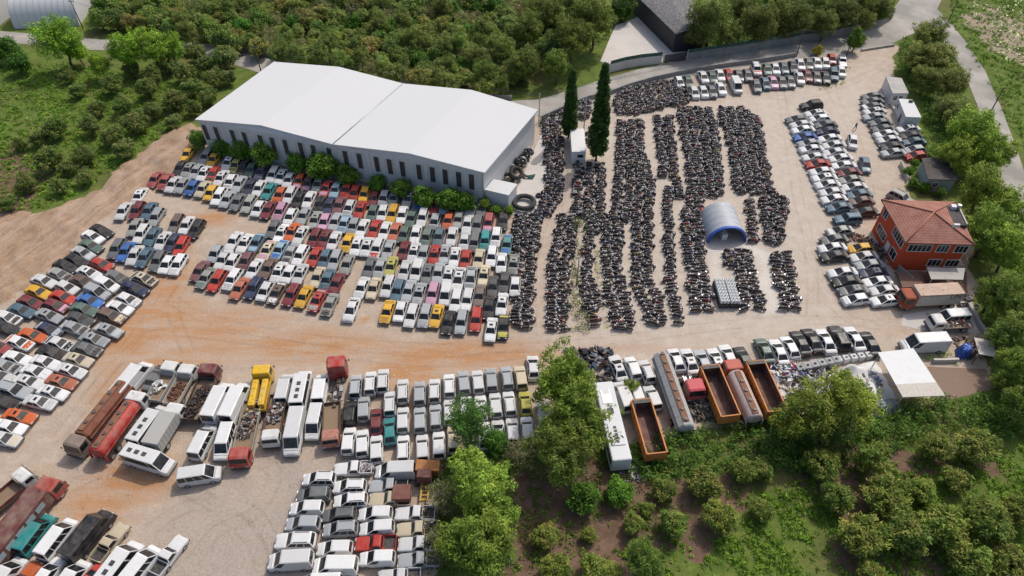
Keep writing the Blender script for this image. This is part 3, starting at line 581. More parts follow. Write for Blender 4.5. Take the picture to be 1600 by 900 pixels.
pile('scrap_pile', 'red and white odds on the white flatbed', 1496, 506, 1.1, 1.8, .7, .5, [(.6, .03, .03), (.6, .58, .5), (.2, .14, .1)], 50, .4, seed=9)
pile('scrap_pile', 'pale scrap in the top pickup of the bottom block', 572, 731, .75, 1.0, .6, .4, [(.5, .48, .48), (.35, .3, .32)], 80, .3, seed=10)
pile('scrap_pile', 'dark engine scrap below the pink-red cab', 1098, 632, 0, 2.4, 2.6, .9, [(.06, .05, .045), (.12, .08, .06), (.2, .19, .18)], 170, .7, seed=11)
pile('scrap_pile', 'heap of dark red and blue wrecks beside the white sedan', 922, 572, 0, 3.2, 3.0, 1.3, [(.05, .012, .015), (.03, .03, .035), (.06, .09, .16), (.2, .2, .2), (.1, .06, .05)], 170, .8, seed=12)
pile('rubbish_pile', 'heap of colourful rubbish between tipper and grey bales', 1222, 575, 0, 2.6, 2.0, .8, [(.6, .6, .58), (.5, .48, .42), (.45, .04, .04), (.05, .1, .4), (.3, .35, .33)], 200, .5, 'rubbish', seed=13)
pile('rubbish_pile', 'pale boards and junk below the rubbish heap', 1240, 603, 0, 3.0, 2.4, .35, [(.62, .62, .6), (.5, .45, .38), (.66, .66, .66), (.3, .3, .3)], 120, .9, 'rubbish', seed=14)
pile('scrap_pile', 'brown junk lining the fence left of the red house', 1369, 390, 0, 1.2, 3.4, .7, [(.2, .12, .1), (.3, .25, .22), (.12, .08, .07)], 90, .5, seed=15, a=.5)
pile('scrap_pile', 'orange junk behind the black sedan by red house', 1338, 372, 0, 1.2, .8, .5, [(.4, .2, .14), (.3, .25, .22)], 40, .4, seed=16)
pile('scrap_pile', 'pallets and junk beside the brown courtyard', 1527, 545, 0, 2.6, 2.0, .8, [(.14, .1, .08), (.25, .18, .14), (.1, .07, .06)], 120, .6, seed=17)
pile('wreck_heap', 'wrecked white axles under the white bus nose', 985, 735, 0, 1.2, 1.8, .5, [(.4, .4, .4), (.1, .1, .1)], 40, .5, seed=18)
pile('scrap_pile', 'dark scrap scattered right of the rusty box truck', 1506, 470, 0, 1.6, 1.8, .6, [(.14, .1, .09), (.2, .2, .2)], 60, .5, seed=19)
for i, (x0, y0, lb, yl) in enumerate(((1212, 0, '', 0),)): pass
for i, (px, py) in enumerate(((654, 802), (664, 825), (662, 848), (657, 873))):
    pile('scrap_pile', f'odd scrap in the bed of the {nth(i+1)} pickup down beside the bottom trees', px, py, .75, .8, .6, .45, [(.3, .22, .16), (.12, .1, .09), (.4, .36, .33), (.05, .05, .05)], 60, .4, seed=40+i)
# white bus in the scrub
r_ = empty('bus', G(955, 665, 1.5)[:2]+(0,), heading(955, 665, -.24, -1), 'long white bus with roof hatches standing in the scrub', 'bus'); 
m = MB(); m.box((0, 0, 1.75), (11.6, 2.45, 2.5), 'white_metal', bev=.18); m.obj('body', r_)
m = MB(); m.box((-2.2, 0, 3.06), (3.2, 1.7, .12), 'white_metal', bev=.05); m.obj('roof_pod', r_)
for i in range(5): m = MB(); m.box((-3.3+i*.5, 0, 3.15), (.3, .34, .08), 'trim'); m.obj('roof_hatch', r_)
for x in (1.2, 4.2): m = MB(); m.box((x, 0, 3.03), (.8, .8, .08), 'trim' if x < 2 else 'white_metal', bev=.02); m.obj('roof_hatch', r_)
m = MB(); m.box((3.4, .1, 3.02), (2.2, 1.3, .08), 'steel', bev=.02); m.obj('roof_pod', r_)
for s in (-1, 1):
    m = MB()
    for i in range(6): m.box((-4.8+i*1.7, s*1.235, 2.1), (1.5, .02, .8), 'glass')
    m.obj('side_window', r_)
m = MB(); m.box((5.81, 0, 2.0), (.02, 2.1, 1.1), 'glass'); m.obj('windscreen', r_)
for x in (-3.6, 3.6):
    for s in (-1, 1): link('wheel', wheel(.48, .3), r_, (x, s*1.05, .48))
# rusty machine and forklift at the bottom block
r_ = empty('excavator', G(668, 738, 1)[:2]+(0,), -PI/2-.05, 'rusty orange-brown machine standing above the yellow forklift mast', 'machine')
m = MB(); m.box((-.5, 0, 1.1), (1.5, 2.9, 1.5), 'rusty', bev=.08); m.obj('engine_housing', r_, None, (.35, .14, .04))
m = MB(); m.box((.8, -.2, 1.5), (1.2, 1.7, 1.6), 'rusty', bev=.1); m.obj('cab', r_, None, (.16, .06, .05))
for s in (-1, 1): m = MB(); m.box((.1, s*1.2, .35), (2.8, .5, .7), 'trim', bev=.15); m.obj('track', r_)
r_ = empty('forklift', G(664, 768, .6)[:2]+(0,), -PI/2, 'yellow forklift mast lying below the rusty machine', 'forklift')
m = MB()
for s in (-1, 1): m.box((0, s*.42, .75), (2.6, .16, .22), 'paint_truck')
for i in range(5): m.box((-1.1+i*.55, 0, .75), (.12, .84, .16), 'paint_truck')
m.obj('mast', r_, None, (.6, .36, .04))
m = MB(); m.box((-1.7, 0, .6), (1.0, 1.1, 1.0), 'trim', bev=.1); m.obj('body', r_)
for x in (-2, -1.4):
    for s in (-1, 1): link('wheel', wheel(.3, .2), r_, (x, s*.6, .3))
r_ = empty('cargo_crate', G(628, 772, 1.3)[:2]+(0,), .03, 'rusty brown box body behind the cream pickup cab', 'crate')
m = MB(); m.box((0, 0, 1.25), (2.1, 1.9, 1.3), 'rusty', bev=.04); m.obj('panels', r_, None, (.16, .06, .045))
for s in (-1, 1): m = MB(); m.box((0, s*.7, .3), (2.0, .12, .6), 'trim'); m.obj('skid', r_)
# grey bales wrapped in film
def bale(px, py, z, dark, lb, sz=.98):
    g = G(px, py, z); m = MB(); m.box((0, 0, 0), (sz, sz, sz*.9), 'grey_tarp' if dark else 'bale', rz=0, bev=.14)
    m.box((0, 0, sz*.46), (sz*.35, sz*.3, .06), 'trim' if not dark else 'rubber', rz=.5)
    o = m.obj('wrapped_bale', None, (g[0], g[1], sz*.45+.02)); o.rotation_euler = (0, 0, .18+rnd.uniform(-.06, .06)); tag(o, lb, 'bale', 'film-wrapped bales behind the parked cars')
simple('bale', (.46, .46, .46), .5, 0, .5, 1.2, (.22, .22, .22))
for i in range(9):
    t = i/8; bale(1257+(1340-1257)*t, 545-10*t, 1.1, False, f"pale grey wrapped bale, {nth(i+1)} from the left in the upper bale row")
for i in range(5):
    t = i/4; bale(1311+48*t, 559-7*t, 1.0, False, f"pale grey wrapped bale, {nth(i+1)} from the left in the lower bale row")
for i in range(6):
    t = i/5; bale(1251+56*t, 573-12*t, 1.0, True, f"dark wrapped bundle, {nth(i+1)} from the left below the upper bale row", 1.15)
def tarp(name, lb, cat, pts, zs, mat, n=26, amp=.18, seed=1):
    """a draped sheet over bumps: grid between four corners"""
    c = [Vector(G(*p, 0)) for p in pts]; r = random.Random(seed); ph = [r.uniform(0, 6) for _ in range(8)]; V = []; F = []
    for j in range(n+1):
        for i in range(n+1):
            u, v = i/n, j/n; p = c[0]*(1-u)*(1-v)+c[1]*u*(1-v)+c[2]*u*v+c[3]*(1-u)*v
            e = min(u, v, 1-u, 1-v)*6; z = .04+zs(u, v)*min(1, e)+amp*min(1, e)*(.5+.5*math.sin(p.x*2.3+ph[0])*math.sin(p.y*1.9+ph[1]+p.x))
            V.append((p.x+math.sin(v*23+ph[2])*.12, p.y+math.sin(u*19+ph[3])*.12, z))
    for j in range(n):
        for i in range(n): a = j*(n+1)+i; F.append((a, a+1, a+n+2, a+n+1))
    me = bpy.data.meshes.new(name); me.from_pydata(V, [], F); me.materials.append(MATS[mat])
    for p_ in me.polygons: p_.use_smooth = True
    return tag(link(name, me), lb, cat)
tarp('tarpaulin', 'large dirty white tarpaulin spread beside the white canopy', 'tarpaulin', ((1258, 590), (1368, 563), (1400, 622), (1270, 655)), lambda u, v: .5+1.6*math.exp(-((u-.55)**2+(v-.12)**2)*60), 'white_tarp', 30, .25, 3)
tarp('tarpaulin', 'grey crumpled sheet under the tree by white canopy', 'tarpaulin', ((1300, 655), (1398, 622), (1412, 640), (1330, 668)), lambda u, v: .4, 'grey_tarp', 22, .4, 5)
tarp('tarpaulin', 'blue tarpaulin ball beside the brown courtyard', 'tarpaulin', ((1493, 547), (1511, 545), (1514, 560), (1495, 562)), lambda u, v: 1.5, 'blue_tarp', 16, .3, 6)
tarp('tarpaulin', 'red cloth beside the arched tent', 'tarpaulin', ((1091, 330), (1101, 327), (1102, 347), (1093, 350)), lambda u, v: .8, 'red_wall', 12, .2, 6)
pile('rubbish_pile', 'mixed rubbish strewn over the dirty white tarpaulin', 1318, 610, .9, 5.5, 3.0, .5, [(.6, .6, .58), (.35, .3, .25), (.1, .1, .1), (.15, .2, .35), (.4, .38, .36)], 130, .6, 'rubbish', seed=23)
pile('rubbish_pile', 'dark rubbish between the dark bundles and the tarpaulin', 1268, 590, .2, 3.5, 1.6, .6, [(.4, .38, .36), (.1, .1, .1), (.2, .17, .14)], 90, .6, 'rubbish', seed=24)
# white canister stacks near the tent
k = 0
for cx_ in (1125, 1141):
    r_ = empty('canister_stack', G(cx_, 463)[:2]+(0,), 0, ('left' if cx_ < 1130 else 'right')+' stack of white canisters below the arched tent', 'canister stack', 'white canister stacks')
    for i in range(3):
        for j in range(8):
            m = MB(); m.box((0, 0, .35), (.38, .5, .6), 'bin_white', bev=.05); m.cyl((0, 0, .65), (0, 0, .72), .10, 'trim', n=8)
            m.obj('canister', r_, ((i-1)*.47, (j-3.5)*.62, .9+.0*j))
    m = MB(); m.box((0, 0, .45), (1.45, 5.0, .86), 'trim', bev=.03); m.obj('pallet_base', r_)
# tyres beside the warehouse
def tyre(px, py, z, R, r, lb, axis=(0, 0, 1), mat='tyre', grp=None):
    m = MB(); m.torus((0, 0, 0), axis, R, r, mat, 22, 8); g = G(px, py, z); tag(m.obj('tyre', None, g), lb, 'tyre', grp)
tyre(819, 316, .7, 1.75, .42, 'giant tyre lying on pale concrete beside the white annex'); tyre(807, 270, 1.4, 1.0, .38, 'large black tyre on top of the tyre heap', (.3, -.5, 1)); tyre(792, 281, .5, 1.1, .35, 'large black tyre at the annex side of the heap', (.2, -.6, 1))
tyre(842, 305, .25, .4, .2, 'small black tyre by the pad edge')
for i in range(34):
    x = 806+rnd.uniform(-7, 10)+(i % 3); y = 262-i*.85+rnd.uniform(-4, 4)
    tyre(x+max(0, (262-y)*.55), y, .3+rnd.random()*1.6, .42, .15, f"car tyre in the warehouse-side heap, {nth(i+1)} from the large tyres", (rnd.uniform(-1, 1), -1, rnd.uniform(-.2, 1)), 'tyre' if i % 3 else 'steel', 'tyres heaped against the warehouse')
m = MB()
for i in range(4): m.tube([V3(812+i*1.5, 270, .3), V3(820+i*1.2, 275, .5), V3(833+i, 279-i*2, .15)], .12, 'green_mesh')
tag(m.obj('hose_bundle'), 'green hoses lying on the pale pad by the tyres', 'hose')
# person
def person(px, py, lb):
    x, y, _ = G(px, py)
    pts = [(0, 0, .95), (0, 0, 1.2), (.02, 0, 1.45), (.03, 0, 1.58), (.05, 0, 1.70), (.0, .11, .9), (.16, .12, .5), (.12, .12, .08), (.26, .12, .05), (.0, -.11, .9), (-.1, -.12, .5), (-.3, -.12, .12), (-.2, -.12, .04), (.0, .22, 1.4), (-.1, .27, 1.1), (.06, .27, .88), (.0, -.22, 1.4), (.08, -.27, 1.1), (.24, -.25, .92)]
    ed = [(0, 1), (1, 2), (2, 3), (3, 4), (0, 5), (5, 6), (6, 7), (7, 8), (0, 9), (9, 10), (10, 11), (11, 12), (2, 13), (13, 14), (14, 15), (2, 16), (16, 17), (17, 18)]
    rad = [.15, .15, .16, .06, .11, .1, .075, .05, .045, .1, .075, .05, .045, .075, .05, .04, .075, .05, .04]
    me = bpy.data.meshes.new('person'); me.from_pydata(pts, ed, []); o = bpy.data.objects.new('person', me); COL.objects.link(o)
    md = o.modifiers.new('s', 'SKIN')
    for i, v in enumerate(me.skin_vertices[0].data): v.radius = (rad[i], rad[i]); v.use_root = i == 0
    sd = o.modifiers.new('d', 'SUBSURF'); sd.levels = sd.render_levels = 2
    bpy.context.view_layer.update()
    em = bpy.data.meshes.new_from_object(o.evaluated_get(bpy.context.evaluated_depsgraph_get())); o.modifiers.clear(); o.data = em
    em.materials.clear()
    for n in ('dark_fabric', 'skin', 'trim'): em.materials.append(MATS[n])
    for p in em.polygons: p.use_smooth = True; c = p.center; p.material_index = 1 if (c.z > 1.53 or (c.z < .95 and abs(c.y) > .21)) else (2 if c.z < .1 else 0)
    o.location = (x, y, 0); o.rotation_euler = (0, 0, -1.2); return tag(o, lb, 'person')
person(1335, 203, 'person in dark clothes walking across the pale gravel')
# ------------------------------------------------------------------ buildings
def vwin(root, P0, P1, s, z, wd, ht, frame='white_paint', mull=1, off=.03, pane='glass', fr=.09):
    """window on the wall P0-P1, s metres along, sill to head centred at z"""
    u = Vector((P1[0]-P0[0], P1[1]-P0[1], 0)).normalized(); n = Vector((u.y, -u.x, 0)); a = math.atan2(u.y, u.x); c = Vector((P0[0], P0[1], 0))+u*s+n*off+Vector((0, 0, z))
    m = MB()
    for sx in (-1, 1): m.box((sx*(wd/2+fr/2), 0, 0), (fr, .1, ht+2*fr), frame)
    for sz in (-1, 1): m.box((0, -.002, sz*(ht/2+fr/2)), (wd, .1, fr), frame)
    for i in range(mull): m.box((-wd/2+wd*(i+1)/(mull+1), 0, 0), (.06, .06, ht), frame)
    w_ = m.obj('window', root, tuple(c)); w_.rotation_euler = (0, 0, a)
    m = MB(); m.box((0, .02, 0), (wd, .03, ht), pane); m.obj('pane', w_)
    return w_
HE, HR = 7.2, 8.1
A_, B_, C_, C2_, B2_, A2_ = [V3(*p, HE) for p in ((305, 187), (520, 224), (757, 270), (840, 172), (630, 131), (428, 97))]
B_ = (A_+C_)/2 + (B_-(A_+C_)/2)*.3
p1, p2 = V3(408, 196, HR), V3(640, 240, HR); q1, q2 = V3(530, 105, HR), V3(737, 141, HR)
wr_ = empty('warehouse', (0, 0, 0), 0, 'long white metal warehouse with twin low-pitched white roofs', 'warehouse')
dn = lambda v, z=0: Vector((v.x, v.y, z))
cen = (A_+C_+C2_+A2_)/4
ins = lambda v, k=.985: Vector((cen.x+(v.x-cen.x)*k, cen.y+(v.y-cen.y)*k, v.z-.12))
m = MB(); ia, ib, ic, jc, jb, ja = [ins(v) for v in (A_, B_, C_, C2_, B2_, A2_)]; ip1, ip2, iq1, iq2 = [ins(v) for v in (p1, p2, q1, q2)]
m.face([dn(ia), dn(ib), dn(ic), ic, ip2, ib, ip1, ia], 'white_metal'); m.face([dn(ic), dn(jc), jc, ic], 'white_metal'); m.face([dn(ja), dn(ia), ia, ja], 'white_metal')
m.face([dn(jc), dn(jb), dn(ja), ja, iq1, jb, iq2, jc], 'white_metal')
uu = (ic-ia); L_ = uu.length; un = uu.normalized(); nn = Vector((un.y, -un.x, 0))
for i in range(int(L_/.9)): m.box(dn(ia)+un*(.5+.9*i)+nn*.02+Vector((0, 0, 3.4)), (.06, .05, 6.6), 'white_metal', rz=math.atan2(un.y, un.x))
m.obj('wall', wr_)
m = MB(); th_ = Vector((0, 0, .09))
for a, b, c, d in ((A_, p1, q1, A2_), (p1, B_, B2_, q1), (B_, p2, q2, B2_), (p2, C_, C2_, q2)):
    m.loft([[a, b, c, d], [a+th_, b+th_, c+th_, d+th_]], 'roof_sheet')
m.obj('roof', wr_)
m = MB(); m.cyl(B_+Vector((0, 0, .1)), B2_+Vector((0, 0, .1)), .11, 'steel', n=6); m.obj('gutter', wr_)
m = MB()
for a, b in ((A_, p1), (p1, B_), (B_, p2), (p2, C_), (C_, C2_)):
    d_ = (b-a); m.box((a+b)/2+Vector((0, 0, -.05))+Vector((d_.y, -d_.x, 0)).normalized()*.05, (d_.length, .07, .28), 'white_metal', rot=d_.to_track_quat('X', 'Z').to_matrix())
m.obj('eave_trim', wr_)
m = MB(); m.box(dn(ic)+Vector((0, 0, 3.5)), (.3, .3, 6.9), 'steel', rz=math.atan2(un.y, un.x)); m.obj('downpipe', wr_)
m = MB(); m.box((dn(ia)+dn(ic))/2+nn*.3+Vector((0, 0, .4)), (L_, .5, .8), 'concrete', rz=math.atan2(un.y, un.x)); m.obj('plinth', wr_)
for x, y in ((320, 200), (338, 204), (363, 207), (382, 212), (407, 216), (426, 221), (446, 225), (470, 229), (490, 233), (515, 238), (540, 243), (562, 248), (589, 254), (609, 257), (629, 261), (655, 266), (676, 270), (696, 274), (717, 278), (737, 282)):
    s_, z_ = wall_hit(x, y, ia, ic); vwin(wr_, ia, ic, s_, 4.7, .95, 3.2, 'white_metal', 0, .06, 'trim')
# annex
ar = empty('annex', (0, 0, 0), 0, 'small flat white annex at the warehouse corner', 'annex'); HA = 3.4
Q = [V3(*p, HA) for p in ((758, 296), (771.5, 280), (807.5, 287.5), (794.5, 304.5))]; Q = [Q[0], Q[3], Q[2], Q[1]]
m = MB(); m.loft([[dn(v) for v in Q], [dn(v, HA-.15) for v in Q]], 'white_metal'); m.obj('wall', ar)
cq = sum(Q, Vector())/4; m = MB(); m.loft([[cq+(v-cq)*1.04-Vector((0, 0, .15)) for v in Q], [cq+(v-cq)*1.04 for v in Q]], 'roof_sheet'); m.obj('roof', ar)
# red house
HH = 6.1
e = [V3(1340+x/8, 290+y/8, HH) for x, y in ((295, 175), (605, 715), (1468, 740), (1205, 200))]
ap = V3(1340+960/8, 290+335/8, 8.4); hc = sum(e, Vector())/4; ap = Vector((ap.x*.5+hc.x*.5, ap.y*.5+hc.y*.5, 8.2))
hs = empty('house', (hc.x, hc.y, 0), 0, 'two-storey red house with hipped terracotta tile roof', 'house'); off = Vector((-hc.x, -hc.y, 0))
wl = [hc+(v-hc)*.90 for v in e]
m = MB(); m.loft([[dn(v)+off for v in wl], [dn(v, HH-.05)+off for v in wl]], 'red_wall')
m.obj('wall', hs)
b = bmesh.new(); uvl = b.loops.layers.uv.new('UVMap')
for i in range(4):
    p, q_ = e[i]+off, e[(i+1) % 4]+off; t = ap+off; f = b.faces.new([b.verts.new(v) for v in (p, q_, t)])
    u = (q_-p).normalized(); nrm = u.cross(t-p).normalized(); vv = nrm.cross(u)
    for l in f.loops: d = l.vert.co-p; l[uvl].uv = (d.dot(u), d.dot(vv))
    lo = [b.verts.new(v) for v in (p, q_, q_-Vector((0, 0, .18)), p-Vector((0, 0, .18)))]; b.faces.new(lo[::-1])
b.faces.new([b.verts.new(v+off-Vector((0, 0, .18))) for v in e])
bmesh.ops.recalc_face_normals(b, faces=b.faces[:]); me = bpy.data.meshes.new('roof'); b.to_mesh(me); b.free(); me.materials.append(MATS['roof_tile']); rf = link('roof', me, hs)
m = MB()
for v in e: m.cyl(v+off+Vector((0, 0, .05)), ap+off+Vector((0, 0, .05)), .12, 'hip_tile', n=6)
simple('hip_tile', (.36, .15, .10), .85); m.obj('hip_ridge', rf)
# sunken roof terrace on the right slope
tm_ = (e[2]*.42+e[3]*.58); tdir = (e[3]-e[2]).normalized(); ti = (hc-tm_); ti.z = 0; ti.normalize(); tp = tm_+ti*1.5+off
m = MB(); ang = math.atan2(tdir.y, tdir.x)
m.box(tp+Vector((0, 0, .25)), (4.6, 2.0, 1.3), 'dark_roof', rz=ang); m.box(tp-ti*1.0+Vector((0, 0, .4)), (4.7, .18, 1.3), 'pale_concrete', rz=ang); m.obj('roof_terrace', hs)
m = MB(); m.box(tp+tdir*1.7+Vector((0, 0, 1.15)), (.8, .8, .6), 'white_metal', rz=ang, bev=.05); m.cyl(tp+tdir*1.4-ti*.7+Vector((0, 0, 1.0)), tp+tdir*1.4-ti*.7+Vector((0, 0, 1.8)), .3, 'steel', n=10); m.obj('water_tank', hs)
W0, W1, W2 = wl[1]+off, wl[2]+off, wl[0]+off
P_ = lambda v: (v.x+hc.x, v.y+hc.y)
def hwin(px, py, a, b, wd, ht, z, mull):
    s_, z_ = wall_hit(px, py, P_(a), P_(b)); vwin(hs, a, b, s_, z, wd, ht, 'white_paint', mull, .04)
hwin(1436, 389, W0, W1, 3.4, 1.3, 4.7, 4); hwin(1472, 390, W0, W1, 1.7, 1.3, 4.7, 2); hwin(1500, 392, W0, W1, 1.8, 1.3, 4.7, 2)
hwin(1459, 411, W0, W1, 1.9, 1.3, 1.75, 2); hwin(1486, 413, W0, W1, 1.9, 1.3, 1.75, 2)
hwin(1385, 333, W2, W0, 1.3, 1.5, 4.8, 1); hwin(1404, 370, W2, W0, 3.6, 1.4, 4.6, 4); hwin(1379, 361, W2, W0, 3.0, 1.4, 1.9, 3); hwin(1395, 397, W2, W0, 1.7, 1.5, 1.8, 1)
s_, z_ = wall_hit(1387, 384, P_(W2), P_(W0)); vwin(hs, W2, W0, s_, 1.1, 1.0, 2.1, 'white_paint', 0, .04, 'white_paint').name = 'door'
s_, z_ = wall_hit(1465, 398, P_(W0), P_(W1)); u_ = (W1-W0).normalized(); m = MB(); m.box(W0+u_*s_+Vector((u_.y, -u_.x, 0))*.2+Vector((0, 0, 3.35)), (.9, .35, .6), 'white_metal', rz=math.atan2(u_.y, u_.x), bev=.03); m.obj('air_conditioner', hs)
# lean-to below the house
def slab(name, lb, cat, pts, z, th, mat, legs=0, split=None, mat2=None, leg='steel', zs=None, part='roof'):
    P = [V3(*p, (zs[i] if zs else z)) for i, p in enumerate(pts)]; c = sum(P, Vector())/len(P); r = empty(name, (c.x, c.y, 0), 0, lb, cat); o = Vector((-c.x, -c.y, 0))
    def sl(Q, mt): m = MB(); m.loft([[v+o-Vector((0, 0, th)) for v in Q], [v+o for v in Q]], mt); return m
    if split:
        a, b = P[0].lerp(P[3], split), P[1].lerp(P[2], split); sl([P[0], P[1], b, a], mat).obj(part, r); sl([a+(P[3]-a)*.004, b+(P[2]-b)*.004, P[2], P[3]], mat2).obj('roof_extension', r)
    else: sl(P, mat).obj(part, r)
    for v in P[:legs]:
        q = c+(v-c)*.93; m = MB(); m.cyl((q.x-c.x, q.y-c.y, 0), (q.x-c.x, q.y-c.y, v.z-th), .07, leg); m.obj('post', r)
    return r
slab('canopy', 'white sheet canopy on posts beside the brown courtyard', 'canopy', ((1371.7, 550.7), (1427, 544), (1477, 618), (1410.7, 620.5)), 3.0, .12, 'white_paint', 4, .73, 'cream')
slab('lean_to', 'pale broken lean-to roof at the right yard edge', 'lean-to', ((1522, 527), (1552, 533), (1557, 558), (1530, 553)), 2.3, .08, 'cream', 4, leg='wood')
slab('lean_to', 'brown sheet roof between red house and box lorry', 'lean-to', ((1448, 417), (1508, 419), (1505, 437), (1455, 436)), 2.4, .1, 'concrete', 4)
slab('lean_to', 'brown porch roof at the left foot of red house', 'lean-to', ((1402, 424), (1442, 424), (1446, 447), (1410, 449)), 1.0, .1, 'brown_stone', 4)
# dark shed behind the house
def cabin(name, lb, cat, roof, h, wall, rmat, ov=.97, win=(), th=.14, gable=0):
    P = [V3(*p, h) for p in roof]; c = sum(P, Vector())/4; r = empty(name, (c.x, c.y, 0), 0, lb, cat); o = Vector((-c.x, -c.y, 0)); q = [c+(v-c)*ov for v in P]
    m = MB(); m.loft([[dn(v)+o for v in q], [dn(v, h-th)+o for v in q]], wall); m.obj('wall', r)
    m = MB()
    if gable:
        r0, r1 = (P[0]+P[1])/2+Vector((0, 0, gable)), (P[2]+P[3])/2+Vector((0, 0, gable)); dz = Vector((0, 0, th))
        m.loft([[P[0]+o-dz, r0+o-dz, r1+o-dz, P[3]+o-dz], [P[0]+o, r0+o, r1+o, P[3]+o]], rmat); m.loft([[r0+o-dz, P[1]+o-dz, P[2]+o-dz, r1+o-dz], [r0+o, P[1]+o, P[2]+o, r1+o]], rmat)
        m.face([q[3]+o, q[2]+o, (q[2]+q[3])/2+o+Vector((0, 0, gable-th))], wall)
    else: m.loft([[v+o-Vector((0, 0, th)) for v in P], [v+o for v in P]], rmat)
    m.obj('roof', r)
    for a, b, s, z, wd, ht, mu in win: vwin(r, q[a]+o, q[b]+o, s, z, wd, ht, 'white_paint', mu, .03)
    return r
cabin('shed', 'dark-roofed shed among bushes behind the red house', 'shed', ((1440, 247), (1482, 245), (1497.5, 281), (1450, 280)), 2.9, 'shed_blue', 'dark_roof', .9, ((3, 2, 1.6, 1.5, .8, .9, 1),))
cabin('site_cabin', 'grey site cabin with littered roof behind the white one', 'cabin', ((1384, 119), (1409, 122), (1420, 145.5), (1395, 146)), 2.7, 'white_paint', 'concrete', .98, ((3, 2, .9, 1.6, .7, .9, 1), (3, 2, 2.0, 1.6, .7, .9, 1)))
cb = cabin('site_cabin', 'white boxy site cabin with clean white roof', 'cabin', ((1404, 154), (1426, 155.5), (1440, 183.5), (1415.5, 182.5)), 2.7, 'white_metal', 'roof_sheet', .98, ((0, 3, 1.2, 1.7, .9, .9, 1), (0, 3, 4.4, 1.1, .9, 2.0, 0)))
m = MB(); m.box((0, 0, 0), (.7, .5, .4), 'trim', bev=.05); cbl = [o for o in cb.children if o.name.startswith('roof')][0]; g_ = G(1423, 159, 2.75); m.obj('roof_unit', cb, (g_[0]-cb.location.x, g_[1]-cb.location.y, 2.9))
cabin('guard_booth', 'small white booth at the foot of the cypresses', 'cabin', ((891, 201), (912.5, 201), (916, 237), (893.5, 237)), 2.7, 'white_paint', 'white_paint', .98, ((3, 2, 1.6, 1.7, 1.1, .7, 0),))
cabin('workshop', 'dark-clad workshop with grey slate roof at the top', 'workshop', ((985, -16), (1070, -22), (1104, 48), (1056, 53)), 4.6, 'dark_cladding', 'slate', .97, (), .2, .9)
# arched tents
def arch(name, lb, px0, px1, back, cover, rim, R=None, vault=.98, closed=False):
    a, b = V3(*px0), V3(*px1); c = (a+b)/2; R = R or (b-a).length/2; bk = V3(*back); d = bk-c; Ln = d.length; ang = math.atan2(d.y, d.x)
    r = empty(name, (c.x, c.y, 0), ang, lb, 'tent'); n = 18
    ring = lambda x, k=1.0: [(x, R*k*math.cos(PI*i/n), R*k*vault*math.sin(PI*i/n)+.02) for i in range(n+1)]
    m = MB(); m.loft([ring(0), ring(Ln*.25), ring(Ln*.5), ring(Ln*.75), ring(Ln)], cover, False, True, False); m.loft([ring(Ln, .985), ring(0, .985)], cover, False, True, False); m.face(ring(Ln, .99), cover)
    if closed: m.face(ring(.05, .99), cover)
    m.obj('cover', r)
    if rim: m = MB(); m.loft([ring(-.12, 1.02), ring(.35, 1.02), ring(.35, .93), ring(-.12, .93), ring(-.12, 1.02)], rim, False, False, False); m.obj('entrance_trim', r)
    m = MB()
    for i in range(int(Ln/1.4)+1): m.loft([ring(i*1.4-.03, 1.008), ring(i*1.4+.03, 1.008)], 'steel', False, True, False)
    m.obj('hoop', r); return r, R, Ln
simple('tent_cover', (.38, .40, .43), .5, 0, .35, .5, (.28, .28, .28))
tr, R_t, Ln_t = arch('tent', 'grey arched tent with blue entrance rim among motorbikes', (1104, 376), (1166, 380), (1120, 338), 'tent_cover', 'blue_tarp')
m = MB(); m.box((1.5, .3, .6), (2.2, .9, 1.2), 'white_paint', bev=.05); tag(m.obj('workbench', None, None), 'pale workbench just inside the arched tent', 'workbench'); wbn = S.objects['workbench']; wbn.location = tr.location; wbn.rotation_euler = tr.rotation_euler
arch('tent', 'white arched greenhouse tent at the top left', (42, 14), (32, 45), (136, 24), 'roof_sheet', None, None, 1.1, True)
arch('tent', 'white tent cut by the top left corner', (-70, 10), (-75, 46), (12, 30), 'roof_sheet', None, None, 1.1, True)
# walls, fences, gates, poles
def wallrun(name, lb, cat, pts, h, th, mat, top=None, toph=0, cap=None):
    P = [V3(*p) for p in pts]; r = empty(name, tuple(P[0]), 0, lb, cat); o = -P[0]
    m = MB(); n = len(P); L2 = []; R2 = []
    for i in range(n):
        t = (P[min(i+1, n-1)]-P[max(i-1, 0)]).normalized(); q = Vector((t.y, -t.x, 0))*th/2; L2.append(P[i]+o-q); R2.append(P[i]+o+q)
    z = Vector((0, 0, h)); m.loft([[L2[i], R2[i], R2[i]+z, L2[i]+z] for i in range(n)], mat); m.obj('wall_panel', r)
    if top:
        m = MB(); k = .15; m.loft([[L2[i].lerp(R2[i], .45)+z, L2[i].lerp(R2[i], .55)+z, L2[i].lerp(R2[i], .55)+z*(1+toph/h), L2[i].lerp(R2[i], .45)+z*(1+toph/h)] for i in range(n)], top); m.obj('mesh_screen', r)
        for i in range(n): m = MB(); m.cyl((L2[i]+R2[i])/2+z*.98, (L2[i]+R2[i])/2+z*(1+toph/h)+Vector((0, 0, .15)), .05, 'steel', n=6); m.obj('fence_post', r)
    return r
wallrun('boundary_wall', 'pale wall topped with green mesh left of dark gate', 'wall', ((953, 113), (975, 107), (1000, 102.5), (1033, 99)), 1.9, .25, 'pale_concrete', 'green_mesh', .8)
wallrun('boundary_wall', 'long grey wall topped with green mesh right of gate', 'wall', ((1073, 95), (1115, 88), (1160, 81.5), (1205, 74), (1250, 66.5), (1300, 59), (1345, 50), (1375, 41), (1393, 29)), 1.9, .3, 'grey_wall', 'green_mesh', .7)
